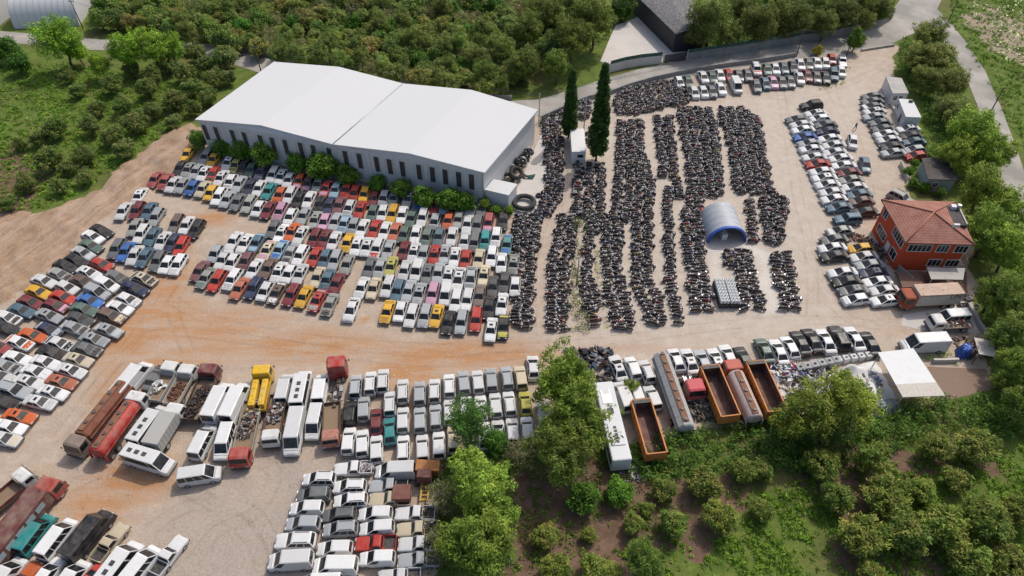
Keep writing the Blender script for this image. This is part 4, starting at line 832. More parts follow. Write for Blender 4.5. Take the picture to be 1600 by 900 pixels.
wallrun('boundary_wall', 'low grey yard wall along the upper road', 'wall', ((845, 188), (880, 172), (915, 157), (952, 148), (985, 136), (1020, 126), (1060, 117), (1110, 108), (1160, 101), (1210, 94), (1245, 88)), 1.0, .3, 'grey_wall')
wallrun('boundary_wall', 'dark overgrown wall behind the warehouse road', 'wall', ((365, 76), (420, 89), (500, 112), (560, 120), (640, 132), (720, 146), (800, 156)), .9, .3, 'grey_wall')
wallrun('kerb_wall', 'low pale wall beside the site cabins', 'wall', ((1386, 158), (1396, 172), (1406, 190), (1412, 203)), .5, .35, 'pale_concrete')
wallrun('kerb_wall', 'low pale wall across the upper road fork', 'wall', ((1345, 80), (1370, 76), (1397, 72)), .5, .3, 'concrete')
wallrun('picket_fence', 'pale slat fence left of the dark-roofed shed', 'fence', ((1405, 258), (1411, 272), (1417, 285)), 1.0, .08, 'cream')
wallrun('boundary_wall', 'grey concrete yard wall at the right edge', 'wall', ((1497, 476), (1512, 476), (1530, 510), (1545, 528)), .6, .5, 'concrete')
wallrun('boundary_wall', 'pale low wall above the brown courtyard', 'wall', ((1456, 566), (1475, 566), (1495, 565)), .7, .3, 'pale_concrete')
wallrun('slat_fence', 'grey ladder-like rail fence left of box lorry', 'fence', ((1400, 420), (1412, 432), (1424, 443)), 1.1, .12, 'steel')
gr = empty('metal_gate', G(1036, 99.5), heading(1036, 99, 36, -4.5), 'dark sliding gate of horizontal slats', 'gate'); gl = (V3(1072, 95)-V3(1036, 99.5)).length
for i in range(6): m = MB(); m.box((gl/2, 0, .25+i*.33), (gl, .06, .28), 'dark_cladding'); m.obj('slat', gr)
for x in (0, gl): m = MB(); m.box((x, 0, 1.05), (.25, .25, 2.1), 'concrete'); m.obj('gate_post', gr)
POLES = []
for px, py, h, lb in ((842, 192, 6.5, 'thin metal pole at the warehouse back corner'), (1244, 88, 6.5, 'utility pole behind the upper parked cars'), (1322, 88, 7.5, 'utility pole beside the round roadside tree'), (1478, 42, 7, 'utility pole at the road fork'), (1546, 178, 6, 'utility pole beside the right road'), (408, 112, 6, 'utility pole at the road left of warehouse'), (948, 150, 7.5, 'slim pale pole behind the tall cypress'), (852, 335, 4.5, 'slim dark pole near the giant tyre'), (901, 445, 6, 'slim grey pole among the weedy motorbikes'), (912, 205, 7.5, 'slim bare pole between the two cypresses'), (130, 45, 7, 'utility pole beside the white greenhouse tent')):
    x, y, _ = G(px, py); r = empty('utility_pole', (x, y, 0), 0, lb, 'pole', 'poles around the yard')
    m = MB(); m.cyl((0, 0, 0), (0, 0, h), .13, 'bark' if 'utility' in lb else 'steel', .08, 7); m.obj('pole', r)
    if 'utility' in lb: m = MB(); m.box((0, 0, h-.3), (1.4, .1, .12), 'bark'); m.obj('crossarm', r)
    POLES.append((x, y, h))
wires = MB()
for a, b in ((10, 5), (5, 0), (0, 1), (1, 2)):
    A, B = Vector(POLES[a]), Vector(POLES[b])
    for o_ in (-.5, .5):
        pts = [A.lerp(B, t/10)+Vector((o_, 0, -.2-4*.9*(t/10)*(1-t/10))) for t in range(11)]; wires.tube(pts, .022, 'trim', 4)
tag(wires.obj('overhead_wires'), 'thin dark wires strung between poles along the upper road', 'wires')
# ------------------------------------------------------------------ motorbikes
STRIPS = [
 ('the strip beside the parked cars', [(339, 803, 846), (375, 800, 843), (412, 800, 840), (445, 800, 836), (487, 800, 833), (516, 801, 832)]),
 ('the strip beside the warehouse pad', [(188, 846, 868), (215, 847, 880), (240, 849, 882), (268, 851, 882), (290, 851, 879), (315, 846, 877), (340, 834, 860)]),
 ('the upper block below the booth', [(258, 896, 945), (287, 894, 947), (312, 894, 946), (341, 890, 947)]),
 ('the weedy strip left of the poles', [(338, 870, 900), (360, 867, 902), (375, 863, 902), (400, 856, 898), (412, 853, 895), (445, 853, 891), (487, 857, 889), (520, 857, 887)]),
 ('the weedy strip right of the poles', [(337, 914, 950), (375, 910, 932), (400, 907, 930), (445, 904, 930), (462, 908, 938), (487, 914, 941), (512, 922, 943)]),
 ('the block behind the big cypress', [(205, 918, 926), (225, 914, 928)]),
 ('the upper central strip', [(190, 963, 1008), (237, 962, 1007), (262, 961, 1016), (287, 960, 1026), (312, 957, 1022), (349, 950, 1021)]),
 ('the lower left central strip', [(350, 938, 974), (375, 938, 974), (412, 938, 974), (445, 941, 976), (462, 945, 984), (487, 948, 991), (517, 958, 993)]),
 ('the lower right central strip', [(350, 986, 1021), (375, 988, 1021), (412, 987, 1021), (445, 986, 1022), (462, 992, 1036), (487, 1000, 1041), (511, 1010, 1044)]),
 ('the narrow upper strip', [(184, 1019, 1051), (237, 1026, 1056), (282, 1031, 1059)]),
 ('the narrow lower strip', [(296, 1034, 1050), (337, 1033, 1050), (375, 1036, 1054), (412, 1036, 1056), (445, 1036, 1056), (462, 1041, 1061), (487, 1046, 1069), (509, 1051, 1071)]),
 ('the short patch beside the narrow strip', [(286, 1047, 1065), (312, 1054, 1067)]),
 ('the long strip left of the tent', [(171, 1056, 1110), (200, 1059, 1121), (237, 1068, 1126), (287, 1072, 1131), (305, 1073, 1129), (314, 1072, 1101), (337, 1062, 1098), (375, 1066, 1097), (412, 1071, 1102), (445, 1073, 1106), (462, 1076, 1114), (490, 1081, 1112)]),
 ('the wide strip above the tent', [(171, 1121, 1160), (187, 1123, 1187), (210, 1131, 1192), (237, 1138, 1195), (260, 1141, 1200), (287, 1142, 1205), (306, 1152, 1214)]),
 ('the strip right of the tent', [(314, 1160, 1180), (345, 1163, 1182), (382, 1170, 1184)]),
 ('the far right upper strip', [(310, 1185, 1229), (337, 1188, 1230), (349, 1189, 1229), (375, 1193, 1225), (384, 1195, 1225)]),
 ('the block below the tent', [(394, 1129, 1176), (415, 1131, 1176), (424, 1148, 1179), (445, 1152, 1184), (465, 1150, 1193), (488, 1155, 1198)]),
 ('the far right lower strip', [(397, 1201, 1232), (420, 1204, 1239), (445, 1209, 1244), (470, 1217, 1249), (487, 1219, 1249)]),
 ('the block along the road wall', [(128, 1036, 1056), (135, 1003, 1066), (143, 968, 1080), (155, 957, 1082), (165, 957, 1074), (172, 960, 1036), (181, 962, 998)]),
 ('the block between the cypresses', [(160, 903, 922), (170, 884, 922), (184, 860, 924), (196, 868, 886)]),
]
simple('bike_seat', (.016, .015, .016), .55, 0, .4, 6); simple('chrome', (.50, .44, .41), .4, .3, .4, 8, (.2, .15, .12))
def bike_shape(full):
    """one scrap motorbike as (vertices, faces, part of each face); front towards +X"""
    parts = {}
    def bm_part(nm, fn):
        m = MB(); fn(m); bmesh.ops.recalc_face_normals(m.b, faces=m.b.faces[:]); m.b.verts.index_update()
        parts[nm] = ([tuple(v.co) for v in m.b.verts], [tuple(v.index for v in f.verts) for f in m.b.faces], [m.mats[f.material_index] for f in m.b.faces]); m.b.free()
    k = 10 if full else 7
    def wh(x):
        def f(m):
            if full: m.torus((x, 0, .3), (0, 1, 0), .25, .055, 'rubber', k, 4); m.cyl((x, -.04, .3), (x, .04, .3), .24, 'trim', n=8); m.cyl((x, -.05, .3), (x, .05, .3), .08, 'chrome', n=6)
            else: m.cyl((x, -.05, .3), (x, .05, .3), .3, 'rubber', n=k)
        return f
    bm_part('wheel', wh(.62)); bm_part('wheel_', wh(-.62))
    def body(m):
        m.box((.12, 0, .78), (.5, .28, .2), 'paint_old', bev=.05 if full else 0, top=.7); m.box((-.78, 0, .66), (.36, .2, .06), 'paint_old', rz=0)
        m.box((.66, 0, .62), (.34, .14, .05), 'paint_old')
        if full: m.box((-.45, 0, .68), (.3, .26, .16), 'paint_old', top=.8)
    bm_part('tank', body)
    bm_part('engine', lambda m: (m.box((.0, 0, .42), (.62, .36, .42), 'engine_metal'), m.box((-.45, 0, .55), (.5, .24, .3), 'trim'), m.cyl((.1, -.16, .25), (-.75, -.18, .32), .05, 'chrome', n=5)))
    bm_part('seat', lambda m: m.box((-.42, 0, .80), (.72, .26, .1), 'bike_seat', bev=.03 if full else 0, top=.85))
    def bars(m):
        m.cyl((.62, .08, .3), (.42, .08, .95), .025, 'chrome', n=4); m.cyl((.62, -.08, .3), (.42, -.08, .95), .025, 'chrome', n=4)
        m.cyl((.36, -.36, 1.02), (.36, .36, 1.02), .022, 'chrome', n=4); m.box((.52, 0, .86), (.16, .2, .2), 'lamp_clear'), m.cyl((-.9, .14, .5), (.1, .17, .42), .045, 'chrome', n=4), m.box((-.92, 0, .70), (.12, .2, .08), 'lamp_clear')
    bm_part('handlebar', bars); return parts
FULL, LOW = bike_shape(True), bike_shape(False)
def to_mesh(nm, p):
    me = bpy.data.meshes.new(nm); me.from_pydata(p[0], [], p[1]); ms = list(dict.fromkeys(p[2]))
    for x in ms: me.materials.append(MATS[x])
    me.polygons.foreach_set('material_index', [ms.index(x) for x in p[2]]); return me
BP = [(k.strip('_'), to_mesh(k.strip('_'), v)) for k, v in FULL.items()]
BCOL = [((.026, .025, .028), 'black', 38), ((.06, .012, .02), 'dark red', 12), ((.17, .135, .14), 'grey', 20), ((.28, .02, .02), 'red', 4), ((.15, .085, .05), 'brown', 14), ((.02, .035, .11), 'blue', 4), ((.02, .07, .06), 'dark green', 4), ((.45, .42, .38), 'pale', 12), ((.3, .18, .03), 'yellow', 2.5), ((.085, .05, .085), 'dark purple', 14)]
bw = [c[2] for c in BCOL]; br = random.Random(21); BIKES = []
for si, (nm, sc) in enumerate(STRIPS):
    ys = np.linspace(sc[0][0], sc[-1][0], 400)
    xl = np.interp(ys, [s[0] for s in sc], [s[1] for s in sc]); xr = np.interp(ys, [s[0] for s in sc], [s[2] for s in sc])
    Lp = np.array([G(a, y)[:2] for a, y in zip(xl, ys)]); Rp = np.array([G(a, y)[:2] for a, y in zip(xr, ys)]); Cp = (Lp+Rp)/2
    ds = np.r_[0, np.cumsum(np.abs(np.diff(Cp[:, 1])))]; n = max(1, int(ds[-1]/.56))
    for i in range(n):
        t = np.interp((i+.5)/n*ds[-1], ds, np.arange(len(ds))); k0 = int(t); a, b = Lp[k0], Rp[k0]; wd = np.linalg.norm(b-a); nf = max(1, int(round(wd/1.75)))
        for f in range(nf):
            if br.random() < .03: continue
            u = (f+.5)/nf; p = a+(b-a)*u; px = xl[k0]+(xr[k0]-xl[k0])*u
            BIKES.append(dict(x=p[0]+br.uniform(-.38, .38), y=p[1]+br.uniform(-.1, .1), py=ys[k0], s=nm, f=f, nf=nf, i=n-i, a=br.gauss(0, .3)+(PI if br.random() < .35 else 0)+(.25 if 'road wall' in nm else 0), ln=br.uniform(-.22, .22), sc=br.uniform(.88, 1.08), c=br.choices(BCOL, bw)[0]))
BIKES.sort(key=lambda b: -b['py'])
for b in BIKES[:300]:
    fl = '' if b['nf'] == 1 else ('left file, ' if b['f'] == 0 else 'right file, ' if b['f'] == b['nf']-1 else f"{nth(b['f']+1)} file, ")
    s1 = f"{b['c'][1]} motorbike, {nth(b['i'])} from bottom, {fl}{b['s']}".replace(', the ', ', ').replace(' the ', ' ')
    r = empty('motorbike', (b['x'], b['y'], .02), b['a'], uniq(s1, s1), 'motorbike', 'scrap motorbikes packed in strips'); r.rotation_euler = (b['ln'], 0, b['a']); r.scale = (b['sc'],)*3
    for nm, me in BP:
        o = bpy.data.objects.new(nm, me); COL.objects.link(o); o.parent = r
        if nm == 'tank': o.color = (*b['c'][0], 1)
# the rest of the motorbikes: one mass
vs, fs, mi, cs = [], [], [], []; base = 0; MS_ = ['trim', 'rubber', 'col_paint', 'engine_metal', 'chrome', 'bike_seat', 'lamp_clear']; mp = {n: i for i, n in enumerate(MS_)}; mp['paint_old'] = mp['col_paint']
lv = np.concatenate([np.array(v[0]) for v in LOW.values()]); lf = []; lm = []; o_ = 0
for v in LOW.values():
    lf += [tuple(i+o_ for i in f) for f in v[1]]; lm += [mp[m] for m in v[2]]; o_ += len(v[0])
lens = np.array([len(f) for f in lf]); flat = np.concatenate([np.array(f) for f in lf])
for b in BIKES[300:]:
    R = np.array(Matrix.Rotation(b['a'], 3, 'Z')@Matrix.Rotation(b['ln'], 3, 'X')); vs.append(lv@R.T*b['sc']+np.array([b['x'], b['y'], .02])); fs.append(flat+base); base += len(lv); mi.append(lm); cs.append(np.tile(np.array([*b['c'][0], 1.0]), (len(lv), 1)))
def np_mesh(name, V, loops, lens, mats, mi=None, col=None):
    me = bpy.data.meshes.new(name); me.vertices.add(len(V)); me.vertices.foreach_set('co', np.ascontiguousarray(V, np.float32).ravel())
    me.loops.add(len(loops)); me.loops.foreach_set('vertex_index', loops.astype(np.int32)); st = np.r_[0, np.cumsum(lens)[:-1]].astype(np.int32)
    me.polygons.add(len(lens)); me.polygons.foreach_set('loop_start', st); me.polygons.foreach_set('loop_total', np.asarray(lens, np.int32))
    for m in mats: me.materials.append(MATS[m])
    if mi is not None: me.polygons.foreach_set('material_index', np.asarray(mi, np.int32))
    if col is not None: a = me.color_attributes.new('Col', 'FLOAT_COLOR', 'POINT'); a.data.foreach_set('color', np.ascontiguousarray(col, np.float32).ravel())
    me.update(calc_edges=True); me.validate(); return me
nb = len(vs)
tag(link('motorbike_mass', np_mesh('motorbike_mass', np.concatenate(vs), np.concatenate(fs), np.tile(lens, nb), MS_, np.concatenate(mi), np.concatenate(cs))), 'dense mass of scrap motorbikes in the upper parts of the strips', 'motorbikes', 'scrap motorbikes packed in strips', 'stuff')
print('bikes', len(BIKES))
# ------------------------------------------------------------------ vegetation
NR = np.random.default_rng(5)
def leaf_cloud(centres, crad, nper, size, cols, up=.75, aspect=1.7, droop=0.0):
    """leaf quads scattered round clump centres; returns verts, colours"""
    n = len(centres)*nper; ci = np.repeat(np.arange(len(centres)), nper)
    d = NR.normal(size=(n, 3)); d /= np.linalg.norm(d, axis=1, keepdims=True); r = NR.random((n, 1))**.45
    c = centres[ci]+d*r*np.asarray(crad).reshape(-1, 1)[ci if np.ndim(crad) else np.zeros(n, int)]
    nrm = d*.7+NR.normal(size=(n, 3))*.6; nrm[:, 2] += up; nrm /= np.linalg.norm(nrm, axis=1, keepdims=True)
    t = np.cross(nrm, NR.normal(size=(n, 3))); t[:, 2] -= droop; t /= np.linalg.norm(t, axis=1, keepdims=True)+1e-9; b = np.cross(nrm, t)
    s = size*NR.uniform(.6, 1.35, (n, 1)); V = np.stack([c-t*s*aspect, c+b*s*.55, c+t*s*aspect, c-b*s*.55], 1).reshape(-1, 3)
    cl = np.array([2.45, 2.6, 1.75])*np.asarray(cols)[NR.integers(0, len(cols), len(centres))]*NR.uniform(.75, 1.3, (len(centres), 1))
    cv = cl[ci]*NR.uniform(.75, 1.25, (n, 1)); C = np.repeat(np.c_[cv, np.ones(n)], 4, 0)
    return V, C
def leaf_mesh(name, V, C): n = len(V)//4; return np_mesh(name, V, np.arange(len(V)), np.full(n, 4), ['leaf'], None, C)
def crown_pts(n, rx, rz, zc, shell=.55, squash=1.0, lump=.25):
    d = NR.normal(size=(n, 3)); d /= np.linalg.norm(d, axis=1, keepdims=True); r = (shell+(1-shell)*NR.random((n, 1)))
    lob = 1+lump*np.sin(d[:, :1]*3.1+NR.uniform(0, 6))*np.cos(d[:, 1:2]*2.7+NR.uniform(0, 6))
    p = d*r*lob; p[:, 2] = np.where(p[:, 2] < 0, p[:, 2]*.75, p[:, 2]); return p*np.array([rx, rx, rz])+np.array([0, 0, zc])
def trunk_mesh(name, h, r, zc, rx, seed, limbs=5, mat='bark', lean=.1):
    q = random.Random(seed); m = MB(); pts = [Vector((0, 0, 0))]; p = Vector((0, 0, 0))
    for i in range(4): p = p+Vector((q.uniform(-lean, lean), q.uniform(-lean, lean), h/4)); pts.append(p.copy())
    for i, (a, b) in enumerate(zip(pts, pts[1:])): m.cyl(a, b, r*(1-.14*i), mat, r*(1-.14*(i+1)), 7)
    for i in range(limbs):
        a = i/limbs*2*PI+q.uniform(-.4, .4); s = pts[-1]if i % 2 else pts[-2]; e = Vector((math.cos(a)*rx*.6, math.sin(a)*rx*.6, zc+q.uniform(-.1, .4)*rx)); mid = s.lerp(e, .5)+Vector((0, 0, rx*.15))
        m.cyl(s, mid, r*.45, mat, r*.3, 5); m.cyl(mid, e, r*.3, mat, r*.12, 5)
    return m.mesh(name)
# prototypes are unit sized: crown radius 1 m, scaled per tree
PROTO = {}
def proto(code, name, n, crad, nper, size, cols, rz, zc, h, tr, shell=.6, lump=.25, aspect=1.6, up=.75, droop=0, variants=3, limbs=5):
    PROTO[code] = dict(name=name, zc=zc, v=[])
    for k in range(variants):
        c = crown_pts(n, 1-crad*.6, rz-crad*.6, zc, shell, 1, lump); V, C = leaf_cloud(c, crad, nper, size, cols, up, aspect, droop)
        PROTO[code]['v'].append((leaf_mesh('crown', V, C), trunk_mesh('trunk', h, tr, zc, 1, k+hash(code[0]) % 7 if False else k+ord(code[0]), limbs)))
OLV = [(.075, .095, .028), (.095, .105, .035), (.06, .085, .025), (.11, .11, .045), (.05, .075, .022)]
GRN = [(.045, .09, .015), (.06, .11, .018), (.035, .07, .012), (.075, .12, .02)]
BRT = [(.105, .125, .024), (.13, .145, .032), (.075, .095, .02), (.10, .125, .03)]
YEL_ = [(.17, .17, .03), (.14, .16, .03), (.2, .17, .04)]
DRK = [(.018, .04, .012), (.025, .05, .014), (.014, .03, .01)]
GRYB = [(.09, .085, .06), (.11, .10, .075), (.07, .075, .045)]
proto('c', 'orchard_tree', 110, .24, 44, .054, OLV, .85, 1.0, .8, .075, .55, .2, variants=4)
proto('d', 'round_shrub', 80, .30, 50, .06, GRN, .9, .95, .7, .07, .5, .2, variants=3)
proto('b', 'broadleaf_tree', 210, .19, 48, .034, BRT, 1.05, 1.45, 1.2, .07, .5, .35, variants=3)
proto('f', 'feathery_tree', 190, .20, 56, .032, [(.085, .11, .025), (.10, .12, .03), (.065, .09, .02)], 1.15, 1.6, 1.4, .07, .35, .4, 2.6, .6, .4, variants=3)
proto('g', 'bare_grey_shrub', 60, .28, 26, .03, GRYB, .9, 1.0, .8, .06, .3, .3, 2.4, variants=2)
proto('k', 'conifer', 90, .22, 48, .03, [(.03, .06, .02), (.045, .08, .025), (.025, .05, .018)], 1.5, 1.7, 1.2, .06, .4, .3, 2.8, .5, variants=2)
NAMECAT = dict(c='tree', d='shrub', b='tree', f='tree', g='shrub', k='tree')
def tree(code, px, py, rpx, label, tint=(1, 1, 1), group=None, name=None, zk=1.0, r=None):
    """crown centre and radius in the photo -> a tree standing on the ground"""
    P = PROTO[code]; g = G(px, py, 2.5); dist = math.sqrt(g[0]**2+g[1]**2+(CH-2.5)**2); cosf = Vector(ray(px, py)).length
    R = r or rpx*dist/cosf/FPX; 
    for _ in range(3):
        g = G(px, py, P['zc']*R*zk); dist = math.sqrt(g[0]**2+g[1]**2+(CH-g[2])**2); R = r or rpx*dist/cosf/FPX
    q = random.Random(int(px*7+py*13)); me, tk = q.choice(P['v'])
    root = empty(name or P['name'], (g[0], g[1], 0), q.uniform(0, 6.28), label, NAMECAT[code], group); j = q.uniform(.82, 1.15)
    root.scale = (R*q.uniform(.93, 1.07), R*q.uniform(.93, 1.07), R*zk)
    o = link('crown', me, root, None, tuple(t*j*q.uniform(.93, 1.07) for t in tint)); link('trunk', tk, root); return root
def trees(code, pts, lab, tint=(1, 1, 1), group=None, name=None, zk=1.0):
    for i, p in enumerate(sorted(pts)): tree(code, p[0], p[1], p[2], lab.format(n=nth(i+1)), tint, group, name, zk)
trees('d', [(312, 218, 18), (348, 230, 18), (379, 234, 21), (415, 239, 25), (466, 254, 20), (503, 258, 28), (544, 273, 19), (590, 286, 15), (626, 294, 19), (664, 307, 21), (700, 311, 23), (726, 314, 20)], 'round green shrub against the warehouse front, {n} from the left', group='shrubs along the warehouse front')
trees('d', [(757, 319, 12), (775, 327, 9), (795, 328, 9)], 'small yellowish shrub below the white annex, {n} from the left', (1.5, 1.2, 1.2), 'shrubs below the annex')
# cypresses
def cypress(px, py, hgt, rad, lb):
    x, y, _ = G(px, py); r = empty('cypress', (x, y, 0), 0, lb, 'tree', 'tall cypresses'); n = 300; t = (np.arange(n)+NR.random(n))/n; z = 1.4+(hgt-1.6)*t; a = NR.uniform(0, 6.28, n)
    rr = rad*np.minimum(1, (t+.15)*4)*(1-t**2.2)**.8*NR.uniform(.35, 1, n); c = np.stack([rr*np.cos(a), rr*np.sin(a), z], 1)
    V, C = leaf_cloud(c, np.full(n, .5), 70, .13, DRK, .3, 2.2); link('crown', leaf_mesh('crown', V, C), r)
    m = MB(); m.cyl((0, 0, 0), (0, 0, hgt*.8), .22, 'bark', .05, 8); m.obj('trunk', r)
cypress(931, 251, 19.5, 1.7, 'tallest dark cypress, right of the white booth'); cypress(888, 216, 14.5, 1.3, 'slimmer dark cypress, left of the white booth')
# bottom centre trees
for c, x, y, r_, lb, tn in (('f', 880, 594, 52, 'large feathery olive-green tree at the end of the small vans', (1, 1, 1)), ('f', 902, 657, 54, 'large feathery olive-green tree left of the white bus', (.95, .95, 1)), ('f', 878, 708, 50, 'loose feathery tree below the other olive-green ones', (.9, .95, 1)),
        ('k', 733, 658, 44, 'spiky dark conifer among the small vans', (1.2, 1.25, 1)), ('b', 750, 755, 54, 'bright green tree right of the yellow forklift', (1.0, 1.1, 1)), ('b', 770, 800, 38, 'bright green tree above the bottom edge clump', (.9, 1.0, 1)), ('b', 745, 850, 58, 'bright green tree at the bottom picture edge', (.78, .9, .9)),
        ('g', 697, 775, 34, 'grey-olive half bare shrub beside the yellow forklift', (1, 1.1, .9)), ('g', 690, 850, 34, 'grey-olive half bare shrub beside the bottom pickups', (.8, .9, .7)), ('g', 815, 705, 30, 'grey bare shrub under the last small vans', (1.2, 1.2, 1.3)), ('d', 775, 690, 24, 'dark green shrub behind the grey bare one', (.8, .9, 1)), ('d', 912, 778, 30, 'dark green shrub below the feathery trees', (.7, .8, .8)), ('d', 967, 768, 24, 'dark green shrub below the white bus', (.75, .85, .8)),
        ('f', 985, 605, 13, 'small feathery tree over the vans behind tipper', (1.2, 1.3, 1)), ('f', 958, 640, 14, 'thin feathery sapling over the white bus', (1.2, 1.2, 1)),
        ('b', 1258, 645, 52, 'yellow-green tree in front of the white tarpaulin, left crown', (1.0, 1.05, 1.0)), ('b', 1328, 628, 50, 'yellow-green tree in front of the white tarpaulin, right crown', (1.08, 1.08, 1.0)), ('b', 1295, 668, 34, 'dark lower tree below the yellow-green pair', (.5, .55, .8))):
    tree(c, x, y, r_, lb, tn, name={'b': 'broadleaf_tree'}.get(c))
# right side trees
trees('b', [(1452, 52, 30), (1432, 88, 26), (1466, 92, 30), (1450, 122, 24), (1484, 128, 30), (1478, 168, 22), (1500, 180, 28)], 'grey-green roadside tree behind the site cabins, {n} from the left', (.85, .78, 1.2), 'trees between cabins and road', zk=.75)
trees('b', [(1525, 208, 40), (1500, 242, 30), (1552, 240, 34), (1537, 296, 42), (1572, 326, 38), (1550, 362, 38), (1582, 392, 38)], 'leafy green tree behind the red house, {n} from the left', (1.0, 1.1, 1.0), 'trees behind the red house')
trees('d', [(1420, 268, 9), (1430, 255, 8), (1428, 285, 9), (1445, 292, 10), (1470, 300, 9)], 'small bush around the dark-roofed shed, {n} from the left', (1, 1, 1), 'bushes round the shed')
trees('b', [(1560, 455, 34), (1592, 480, 32), (1575, 520, 32), (1590, 570, 32), (1600, 630, 34), (1572, 590, 22)], 'green tree at the right edge below the house, {n} from the left', (.75, .8, .9), 'trees at the lower right edge')
tree('d', 1338, 62, 15, 'round dark green tree at the roadside bend', (1.1, 1.1, 1), name='roadside_tree', zk=1.4); tree('d', 1278, 79, 9, 'yellow-brown bush at the wall above the parked cars', (3.2, 1.5, 1.5))
# top right wood beyond the wall
trees('b', [(1110, 32, 36), (1090, 55, 20), (1140, 55, 20), (1188, 35, 28), (1215, 18, 26), (1245, 28, 28), (1275, 12, 24), (1290, 36, 22), (1318, 20, 26), (1345, 8, 24), (1350, 32, 18), (1378, 14, 20), (1160, 12, 22), (1228, 48, 16)], 'yellow-green tree behind the grey road wall, {n} from the left', (.72, .66, 1), 'trees behind the road wall')
# top wood
trees('b', [(928, 30, 36), (905, 5, 34), (895, 62, 34), (850, 20, 30), (825, 45, 28), (870, 100, 24), (820, 100, 26), (790, 80, 22), (760, 115, 22)], 'tall leafy tree left of the concrete court, {n} from the left', (.68, .72, .9), 'trees left of the concrete court')
tree('k', 863, 78, 20, 'dark pointed conifer left of the concrete court', (.6, .6, .7)); tree('d', 972, 12, 22, 'dark tree at the workshop corner', (.45, .5, .6), name='dark_tree')
trees('b', [(92, 60, 36), (195, 78, 28), (235, 72, 30), (265, 75, 22), (155, 100, 19), (120, 78, 18)], 'bright green tree below the white greenhouse tent, {n} from the left', (1.15, 1.5, 1.0), 'bright trees at the upper left')
trees('d', [(8, 78, 24), (30, 98, 20)], 'dark tree at the left edge under the tents, {n} from the left', (.6, .7, .8), name='dark_tree')
ORCH = [(270, 155, 19), (210, 190, 21), (175, 212, 18), (297, 137, 17), (237, 172, 17), (270, 190, 14), (150, 170, 15), (192, 162, 17), (230, 137, 18), (237, 117, 18), (287, 112, 18), (332, 122, 18), (350, 88, 22), (305, 82, 18), (325, 150, 15), (300, 168, 14), (175, 130, 18), (140, 195, 18), (85, 200, 20), (120, 140, 14), (107, 118, 13), (75, 247, 23), (105, 262, 15), (132, 242, 19), (132, 275, 15), (92, 290, 15), (40, 285, 17), (10, 317, 15), (192, 232, 18), (60, 215, 15), (260, 100, 17), (320, 100, 16), (355, 120, 14), (205, 108, 15), (30, 225, 12)]
trees('c', ORCH, 'olive-green orchard tree left of the warehouse, {n} from the left', (.9, .9, 1.0), 'orchard trees left of the warehouse')
LOWR = [(1285, 725, 27), (1365, 717, 28), (1462, 697, 24), (1527, 697, 28), (1495, 750, 20), (1307, 777, 25), (1385, 775, 32), (1440, 765, 20), (1350, 835, 32), (1417, 832, 34), (1475, 822, 37), (1542, 815, 38), (1592, 800, 26), (1517, 880, 34), (1577, 880, 32), (1360, 893, 20), (1100, 752, 24), (1037, 765, 18), (990, 817, 17), (1052, 817, 22), (1127, 808, 26), (1192, 797, 17), (850, 837, 20), (920, 835, 12), (870, 889, 24), (930, 888, 22), (958, 893, 16), (1162, 735, 20), (1190, 735, 18), (1010, 795, 12)]
trees('c', [(a, b, c*1.12) for a, b, c in LOWR], 'olive-green orchard tree at the lower right, {n} from the left', (1.1, 1.05, .9), 'orchard trees at the lower right')
trees('b', [(1007, 880, 34)], 'bright green bush in the lower orchard', (.6, .75, .8), name='broadleaf_bush')
# the hillside wood behind the warehouse: trees one can tell apart
def inside(px, py, poly):
    c = False; n = len(poly)
    for i in range(n):
        x1, y1 = poly[i]; x2, y2 = poly[(i+1) % n]
        if (y1 > py) != (y2 > py) and px < (x2-x1)*(py-y1)/(y2-y1)+x1: c = not c
    return c
WOOD = [(150, -40), (880, -40), (860, 60), (830, 110), (770, 140), (640, 122), (520, 100), (440, 85), (372, 68), (260, 45), (150, 28)]
wr2 = random.Random(12); cand = []; ty = 0
for _ in range(9000):
    x, y = wr2.uniform(150, 890), wr2.uniform(-13, 142)
    if inside(x, y, WOOD) and all(((x-a)/17)**2+((y-b)/12.5)**2 > 1 for a, b in cand): cand.append((x, y))
kinds = [('c', (1, 1, 1.1), 'olive-green'), ('c', (.95, 1, 1.0), 'olive-green'), ('c', (1.25, 1.12, 1.1), 'yellowish'), ('b', (.75, .75, 1.2), 'leafy green'), ('d', (.6, .7, .8), 'dark green'), ('g', (1.1, 1, .9), 'half bare grey'), ('c', (1.25, .95, 1.1), 'brownish')]
bands = {}
for x, y in cand: bands.setdefault(int((y+13)//26), []).append((x, y))
for bi, pts in sorted(bands.items()):
    for i, (x, y) in enumerate(sorted(pts)):
        k, tn, wd = kinds[wr2.choice([0, 1, 0, 1, 2, 3, 3, 4, 5, 6])]
        tree(k, x, y, wr2.uniform(13, 20), f"{wd} {NAMECAT[k]} in the hillside wood, tier {bi+1}, {nth(i+1)} from left", tuple(q_*1.22 for q_ in tn), 'wood behind the warehouse')
print('wood', len(cand))
